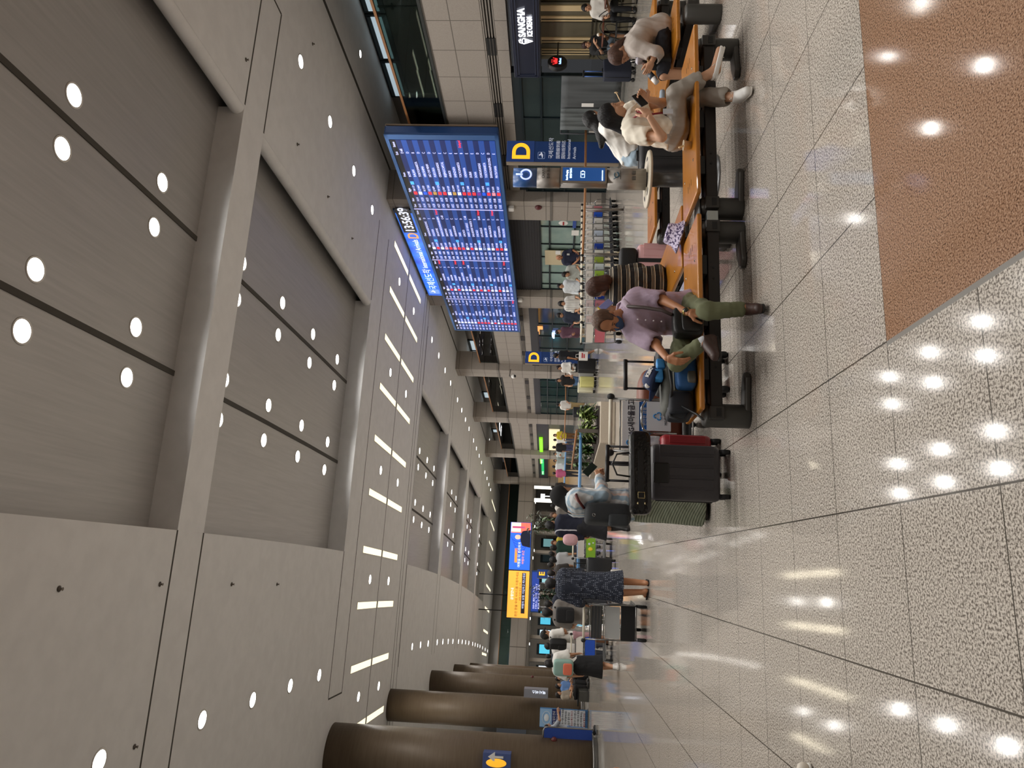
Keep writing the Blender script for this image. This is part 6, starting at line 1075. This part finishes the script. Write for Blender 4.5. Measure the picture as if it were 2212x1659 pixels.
q = P(1309, 659, 6.95); r_ = thing('smartphone', 'pale blue smartphone in yellow case held by the striped top woman', 'phone', tuple(q)); Mp = Matrix.Rotation(.3, 3, 'Z') @ Matrix.Rotation(.75, 3, 'Y'); m = MB(); m.obox(q, (.15, .012, .078), M=Mp); m.build('body', mat('7d86c0', .3), r_, bevel=.005); m = MB(); m.obox(q+Mp@Vector((-.06, .003, 0)), (.05, .012, .08), M=Mp); m.build('case', mat('c9b51e', .4), r_)
# white shirt woman leaning behind the cream blouse
J = dict(pe=P(1362, 340, 7.75), hpL=P(1372, 336, 7.85), hpR=P(1372, 338, 7.65), nk=P(1305, 272, 7.7), shL=P(1312, 272, 7.88), shR=P(1316, 280, 7.52), hd=P(1281, 256, 7.7), hf=(.9, .1, -.42), elR=P(1360, 268, 7.45), wrR=P(1350, 232, 7.4), elL=P(1358, 256, 7.9), wrL=P(1380, 240, 7.7), hdR=(.6, 0, .6), htR=(-.4, 0, .8), hnR=(.2, .9, 0), hs=.97, hnL=(0, 0, -1))
for S in 'LR': q = Vector(J['hp'+S]); J['kn'+S] = q+Vector((.3, 0, -.25)); J['an'+S] = q+Vector((.12, 0, -q.z+.09)); J['to'+S] = q+Vector((.32, 0, -q.z+.014))
J['hair_end'] = P(1299, 316, 7.6)
w6 = person('woman in white shirt and light blue jeans leaning forward behind the cream blouse woman', J, .012, 'b98c6e', ('e9e6df', 'short', mat('ece9e2', .85, bump=(6, .6))), ('9fb4c4', 'pants', mat('a6bac9', .85, bump=(7, .5))), 'dcdad6', ('long', '0b0a0b'), handvox=.006, topopt=dict(hem=.02, g=.022, sg=.03), curl=(.5, .9))
m = MB(); a = P(1341, 220, 7.35); b = P(1331, 200, 7.35); m.tube([a, b], .006, 6); m.ell(b, (.012, .008, .022), 10, 6); o = m.build('wooden_spoon', mat('e2c79c', .6)); tag(o, 'small wooden spoon held up in front of the grey partition', 'spoon'); f, u, r = head_frame(J); q = Vector(J['hd'])+r*.082-u*.015; m = MB(); m.ell(q, (.01, .01, .01), 8, 6); m.build('earbud', M_WHITE, w6)
# woman in navy dotted dress with trolley
g0 = F(1401, 1268); gd = (g0.x-.02, g0.y, 0); J = stand(gd, 1.66, -8, elL=(-.27, .02, 1.14), wrL=(-.3, .25, .98), elR=(.2, .1, 1.12), wrR=(.13, .33, 1.08), anL=(-.06, .02, .085), anR=(.08, -.04, .085), hf=(-.1, 1, -.2)); DOT = mat('1b2130', .85, dots=(.027, .27, '868c9a'), bump=(6, .3))
w7 = person('woman in navy dotted dress and sandals seen from behind, pushing a trolley', J, .013, 'b9835f', ('1f2533', 'half', DOT), ('1b2130', 'skirt', DOT), None, ('short', '0c0b0c'), lowopt=dict(hem=(gd[0], gd[1], .42), r=.27), topopt=dict(g=.025, sg=.03, name='dress_top'), wt=1.12, eyes=False)
for S in 'LR': m = MB(); a, t_ = Vector(J['an'+S]), Vector(J['to'+S]); d = (t_-a); d.z = 0; d.normalize(); m.prism(rpoly(.27, .095, .045, 4), (a+d*.075).to_2d().to_3d()+Vector((0, 0, .002)), d, Vector((-d.y, d.x, 0)), UPZ, .022); s2 = m.build('sandal', mat('1a1614', .7), w7); m = MB(); sd_ = Vector((-d.y, d.x, 0)); m.tube([a.to_2d().to_3d()+d*.09+sd_*.045+Vector((0, 0, .02)), a.to_2d().to_3d()+d*.11+Vector((0, 0, .075)), a.to_2d().to_3d()+d*.09-sd_*.045+Vector((0, 0, .02))], .009, 6); m.build('sandal_strap', M_BLACK, s2)
K_ = Field(.012); q = Vector(J['nk']); K_.rc(q+Vector((0, -.02, -.02)), q+Vector((0, -.04, -.1)), .1, .06, .05); K_.rc(lerp(J['shL'], J['nk'], .4)+Vector((0, -.02, .02)), lerp(J['shR'], J['nk'], .4)+Vector((0, -.02, .02)), .07, .07, .05); K_.sub(q+Vector((0, .02, .06)), (.07, .08, .07)); fbuild([K_], 'scarf', mat('4a4f5c', .9, noise=(60, '70747e', .3)), w7)
q = P(1332, 1238, 12.25); softbox('pillow', 'white soft pouch hanging beside the dotted dress woman', 'pouch', q, (.1, .1, .2), 'dcd8d0', .3)
# navy tracksuit walker with boots
g0 = F(1358, 1142); J = stand((g0.x, g0.y, 0), 1.72, 25, walk=1, hf=(.05, 1, -.1)); NV2 = mat('141a2e', .8, stripes=[((.9, .42, 0), .5, .035, 'c4c6cc', .13)])
w8 = person('walker in navy striped track jacket, dark skirt and black boots', J, .014, 'b08160', ('161c30', 'long', NV2), ('15161c', 'skirt'), '0e0e0f', ('short', '0b0a0b'), lowopt=dict(hem=(g0.x, g0.y+.02, .45), r=.27, ankle=.1), topopt=dict(hem=.12, g=.02, name='track_jacket'), eyes=False)
for S in 'LR': K_ = Field(.014); a = Vector(J['an'+S]); K_.rc(a, lerp(a, J['kn'+S], .55), .05, .058, .02); fbuild([K_], 'boot_shaft', mat('0e0e0f', .5), w8)
q = P(1232, 1166, 14.8); softbox('folded_jacket', 'pink folded jacket carried by the navy track jacket walker', 'jacket', q, (.22, .2, .3), 'c9a0a6', .3, .8, rad=.75, bump=(20, .8))
# group with caps and backpacks near the second trolley
def bpack(label, J, col, sz=(.32, .18, .42), col2=None, dz=-.12, off=.2):
    c_ = lerp(J['shL'], J['shR'], .5)-J['_f']*off+Vector((0, 0, dz)); a = atan2(J['_r'].y, J['_r'].x); r_ = thing('backpack', label, 'backpack', tuple(c_)); softbox('body', '', '', c_, sz, col, a, .75, r_); softbox('pocket', '', '', c_-J['_f']*sz[1]*.42+Vector((0, 0, -.09)), (sz[0]*.75, sz[1]*.4, sz[2]*.45), col2 or col, a, .75, r_); m = MB()
    for S in 'LR': s_ = lerp(J['sh'+S], J['nk'], .35)+Vector((0, 0, .05)); m.tube([s_-J['_f']*.1, s_+J['_f']*.01, s_+J['_f']*.09+Vector((0, 0, -.09)), lerp(J['sh'+S], J['pe'], .5)+J['_f']*.11], .016, 6)
    m.build('strap', mat(col2 or '17171a', .7), r_); return r_
g0 = P(1395, 1334, 14.2); J = stand((g0.x, 14.2, 0), 1.72, 5, push=1); w9 = person('person in grey checked shirt with a dark bag strap behind the grey trolley', J, .016, SK, ('85807b', 'short', mat('8b8681', .85, stripes=[((1, 0, 0), .02, .4, '77726d', 0), ((0, 0, 1), .02, .4, '77726d', 0)])), ('4f5049', 'shorts'), '2a2a2c', ('short', '0d0c0d'), eyes=False, topopt=dict(hem=.12)); bpack('black small backpack on the grey checked shirt person', J, '18181a', (.28, .14, .34))
g0 = F(1323, 1381); J = stand((g0.x, g0.y, 0), 1.78, 60, phone=1); w10 = person('person in black cap, white shirt and dusty pink shorts', J, .016, 'a9795a', ('dedbd5', 'short'), ('a98288', 'shorts'), 'e2d8cc', ('cap', '17130f', '141416'), topopt=dict(hem=.14, sg=.03)); bpack('black backpack on the person in black cap', J, '131314')
g0 = F(1336, 1442); J = stand((g0.x, g0.y, 0), 1.65, 12, walk=1); w11 = person('woman in white top and long black skirt walking away', J, .015, SK, ('dcd9d3', 'short'), ('0f0f11', 'skirt'), 'dad8d4', ('bob', '110d0c'), lowopt=dict(hem=(g0.x, g0.y, .36), r=.26, g=.03), topopt=dict(sg=.05, g=.03), eyes=False)
bpack('mint green backpack with orange straps on the woman in black skirt', J, '86a69c', (.34, .2, .44), 'e0765a')
g0 = P(1320, 1403, 20.5); J = stand((g0.x, 20.5, 0), 1.68, 0); person('person in plain white shirt seen from behind, left of the cap wearer', J, .02, SK, ('e2dfda', 'short'), ('30323a', 'pants'), '888888', ('short', '0d0c0d'), eyes=False)
# three people sitting by the columns
for k, (px, py, tc, lc, hc, lb) in enumerate(((1268, 1470, '4f5258', '17181c', '14100e', 'person with dark hair in grey top sitting by the third column'), (1270, 1486, '5b7fb4', '15161a', '100d0c', 'person in light blue top sitting by the third column'), (1272, 1505, '8f8474', '131315', '15100e', 'person in beige patterned top sitting nearest the second column'))):
    q = F(px, py); J = stand((q.x, q.y, 0), 1.66, 150-20*k, sit=1); person(lb, J, .022, SK, (tc, 'short'), (lc, 'pants'), '222222', ('long', hc), eyes=False)
    bo_ = local('seat_bench', f'dark bench seat under the sitting group by the columns, {ORD[k]} seat', 'bench'); m = MB(); m.box(-.28, .28, -.25, .25, .38, .43); m.build('seat', M_BLACK, bo_); m = MB(); m.box(-.03, .03, -.2, .2, 0, .38); m.build('leg', M_STEEL, bo_); place(bo_, (q.x, q.y, 0), -radians(150-20*k))
# elderly person with stretched arm behind the blue partition
q = F(1290, 1570); J = stand((q.x-.25, 24.75, 0), 1.62, 75, elR=(.2, .25, 1.2), wrR=(.15, .5, 1.25), elL=(-.18, .25, 1.2), wrL=(-.14, .5, 1.25)); person('person in blue trousers reaching out an arm behind the blue partition', J, .018, 'a97d60', ('9aa0a8', 'short'), ('5f7596', 'pants'), '151517', ('short', '17120f'), eyes=False)
# bystander at the bottom picture edge: bare forearm and one white shoe in view
J = stand((-1.5, 4.75, 0), 1.72, 85); J['elR'] = Vector((-1.185, 4.72, 1.15)); J['wrR'] = Vector((-1.33, 4.9, 1.0)); J['shR'] = Vector((-1.42, 4.58, 1.4)); J['toR'] = F(1752, 1650)+Vector((0, 0, .02)); J['anR'] = J['toR']+Vector((-.19, -.02, .075)); J['knR'] = J['anR']+Vector((-.09, 0, .42))
person('person standing at the bottom picture edge, only a bare elbow and a shoe in view', J, .012, 'b5805c', ('e8e6e0', 'short'), ('14141c', 'pants'), 'd8cfc2', ('short', '15110f'), eyes=False, topopt=dict(sl=.5))
# right hand side, along the trolleys and the exit
def by(px, py, Y=None): return F(px, py) if Y is None else Vector((P(px or 1215, py, Y).x, Y, 0))
q = by(0, 557, 22.5); J = stand(q, 1.76, 190, elR=(.24, .08, 1.13), wrR=(.15, .28, 1.0), elL=(-.23, .08, 1.13), wrL=(-.12, .3, 1.02)); w = person('bald officer in navy uniform with badge behind the trolleys', J, .017, 'a5714f', ('151a30', 'short'), ('1a1c26', 'pants'), '111111', ('bald', '2a221e'), wt=1.1); m = MB(); c_ = lerp(J['shL'], J['shR'], .35)+Vector((0, -.16, -.1)); m.obox(c_, (.06, .01, .09)); m.build('badge', mat('d0cfc8', .5), w)
q = by(0, 588, 21.5); J = stand(q, 1.6, 225, nk=(0, .1, 1.4), hd=(0, .2, 1.5), hf=(0, 1, -.5), push=1); person('woman in pale grey top leaning beside the officer', J, .018, SK, ('9fa39c', 'short'), ('3a3d42', 'pants'), '333333', ('bob', '120f0e'), eyes=False)
q = by(0, 618, 23.5); J = stand(q, 1.68, 215, walk=1); person('young person in white tee and bluish sleeves walking by the second pillar', J, .018, SK, ('c9cfd2', 'long', mat('cdd2d5', .85)), ('22242a', 'pants'), 'dddddd', ('short', '0f0d0c'), eyes=False)
q = by(0, 656, 21.5); J = stand(q, 1.62, 200, push=1, hf=(0, 1, -.4)); person('woman in white striped shirt standing by the trolleys', J, .018, SK, ('d6d4ce', 'short', mat('d6d4ce', .8, stripes=[((1, 0, 0), .05, .2, '55585f', 0)])), ('c9c4ba', 'pants'), '333333', ('bob', '120f0e'))
q = by(0, 681, 21.8); J = stand(q, 1.66, 210, push=1, hf=(0, 1, -.45)); person('person in dark navy shirt leaning next to the striped shirt woman', J, .018, SK, ('1c2436', 'short'), ('c6bfae', 'pants'), '222222', ('short', '120f0e'))
q = by(1285, 720, 25.9); J = stand(q, 1.7, 165, elR=(.24, .1, 1.15), wrR=(.3, .3, 1.05), wrL=(-.2, .25, 1.05)); person('person in maroon long sleeved shirt and beige trousers near the glass wall', J, .018, 'a9795a', ('5e3f4d', 'long'), ('a8977e', 'pants'), '1a1a1a', ('short', '0f0d0c'), topopt=dict(hem=.22, skirt=True, g=.03), lowopt=dict(flare=.03))
q = by(1288, 770, 27.3); J = stand(q, 1.76, 330, walk=1); person('man in black tee walking with a white carrier bag', J, .018, 'a9795a', ('15161a', 'short'), ('1a1a1f', 'shorts'), 'd8d8d8', ('short', '0d0c0d'), eyes=False)
r_ = local('carrier_bag', 'white paper carrier bag with red print held by the man in black tee', 'bag'); m = MB(); m.box(-.16, .16, -.08, .08, 0, .34); m.build('bag', M_WHITE, r_, bevel=.01); m = MB(); m.box(-.1, .1, -.083, -.08, .19, .24); m.box(-.1, .06, -.083, -.08, .12, .165); m.build('red_print', mat('c02a30', .5), r_); m = MB(); m.tube([(-.08, 0, .34), (-.05, 0, .46), (.05, 0, .46), (.08, 0, .34)], .008, 6); m.build('handle', M_WHITE, r_); place(r_, by(0, 768, 26.9)+Vector((0, 0, .42)))
q = by(1288, 796, 28.4); J = stand(q, 1.62, 230, push=1); person('woman in white top pushing a large black suitcase', J, .018, SK, ('e0deda', 'long', mat('e2e0dc', .85)), ('2a2d35', 'pants'), 'dddddd', ('long', '1a100c'))
suitcase('large black suitcase pushed by the woman in white top', .55, .32, .78, '101013', by(1290, 791, 27.4), .2, 0, .25, rough=.6)
q = by(0, 822, 29.0); J = stand(q, 1.63, 200, push=1); person('woman in black tank top and blue jeans beside yellow luggage', J, .018, SK, ('141416', 'none'), ('5a7ba8', 'pants'), 'dddddd', ('long', '0d0c0d'))
suitcase('pale yellow suitcase beside the woman in jeans', .42, .28, .66, 'd3cf86', by(1289, 826, 28.2), .1, 2, 0); suitcase('pale grey suitcase in front of the yellow one', .46, .28, .7, 'b9bab6', by(1286, 818, 28.6), .1, 2, 0); suitcase('cream suitcase at the left end of the yellow luggage', .42, .28, .72, 'd5d2b8', by(1284, 838, 28.9), .1, 2, 0)
q = by(1262, 877, 37); J = stand(q, 1.55, 200, push=1, hf=(0, 1, -.5)); person('boy in white tee and khaki trousers bending over dark luggage', J, .022, SK, ('d9d7d2', 'short'), ('b09a6e', 'pants'), 'dddddd', ('short', '0d0c0d'), eyes=False)
suitcase('dark grey suitcase with a white paper in front of the boy', .5, .3, .7, '26282a', by(1264, 891, 36.6), .2, 0, 0)
# cafe guests
J = stand((12.87, 15.8, 0), 1.62, 205, sit=1, elR=(.22, .16, .75), wrR=(.06, .32, .92), hf=(0, 1, -.1)); person('woman in black striped tee sitting at the cafe table eating', J, .016, SK, ('121214', 'short'), ('6f7d8a', 'shorts'), '222222', ('short', '231310'))
J = stand((13.05, 14.72, 0), 1.7, 240, sit=1); person('person in white shirt sitting at the cafe by the top picture edge', J, .016, SK, ('d8d4cc', 'short'), ('14161a', 'pants'), '222222', ('short', '100d0c'))
# crowd in the middle distance and by the far shops
rc_ = random.Random(5); WH = 'dedbd5'
for k, (px, Y, h, yaw, tc, lc, hs_, hc, lb) in enumerate([
    (940, 44, 1.7, 200, 'c9b92a', '6a4a2a', 'bob', '120f0e', 'person in yellow top queuing under the lime green sign'), (950, 46, 1.68, 20, WH, '3a3d55', 'short', '0d0c0d', 'person in white cap and top queuing under the lime green sign'), (966, 42, 1.72, 10, '121214', '3b3f60', 'short', '0d0c0d', 'person in black tee standing below the lime green sign'), (980, 48, 1.66, 200, 'b9c4c4', '55585c', 'short', '0d0c0d', 'person in pale grey top near the far cafe'), (995, 46, 1.64, 180, '9fa8a4', '3c4a42', 'bob', '100d0c', 'person in grey green top beside the far cafe counter'), (1008, 45, 1.7, 30, 'c9cfd0', '2a2d30', 'short', '0d0c0d', 'person in pale shirt left of the cafe counter'), (1022, 43, 1.66, 20, 'b0567a', '2a2a30', 'short', '140f0d', 'person in pink top behind the headscarf'), (1052, 40, 1.72, 0, '2a2422', '3a3a40', 'short', '100d0c', 'person in brown jacket below the white light boxes'), (1076, 34, 1.7, 10, '8b8b8b', '2a2c33', 'short', '0d0c0d', 'person in black and white checked shirt behind the headscarf woman'), (1092, 33, 1.68, 350, 'e0deda', '2a3a34', 'bob', '0d0c0d', 'person in white and green beside the checked shirt person'), (1112, 24, 1.66, 200, '6f6a64', '4a4640', 'bob', '3a2a20', 'person with grey hair and white mask in the blurred crowd'), (1172, 26, 1.6, 190, 'b9a83a', '3c3a30', 'bob', '3a2014', 'person in yellow top by the tree'), (1183, 24, 1.62, 0, '12342a', '3a3f55', 'bob', '0f0d0c', 'person in dark green top in the middle crowd'), (1196, 25, 1.66, 10, '5a4a44', '2a2a30', 'short', '0f0d0c', 'person in brown floral top in the middle crowd'), (1209, 22.5, 1.62, 20, 'a9aaac', '25262c', 'bob', '0f0d0c', 'person in grey top with black bag behind the dotted dress'), (1220, 23.5, 1.68, 350, '4a4238', '25262c', 'short', '0f0d0c', 'person in olive top behind the dotted dress'), (1238, 20, 1.66, 0, '35302c', '1f2024', 'short', '14100e', 'person in dark brown top right behind the dotted dress'), (1252, 26, 1.7, 0, '4a4d55', '2a2c33', 'short', '0f0d0c', 'person in dark grey top near the E totem'), (1305, 19.5, 1.72, 0, '1a2030', '22242a', 'short', '0f0d0c', 'person in dark navy top with bare neck left of the dotted dress'), (1322, 21, 1.66, 330, 'b08a72', '3a2f2a', 'short', '0f0d0c', 'person in tan top between the dress and the grey trolley'), (1398, 24, 1.68, 10, '2c2c30', '2a2a30', 'short', '0f0d0c', 'person in dark top beyond the cap wearer'), (1418, 28, 1.66, 0, '3a3f4a', '2a2c33', 'short', '0f0d0c', 'person in slate top beyond the mint backpack')]):
    q = by(1190, px, Y); J = stand(q, h, yaw, phone=(k % 3 == 0), walk=(k % 3 == 1)); person(lb, J, .026, SK, (tc, ('short', 'long')[k % 2]), (lc, 'pants'), '2a2a2c', (hs_, hc), eyes=False)
suitcase('dark suitcase standing in the middle crowd', .45, .28, .7, '1a1c20', by(0, 1222, 18.4), .1, 0, .3)
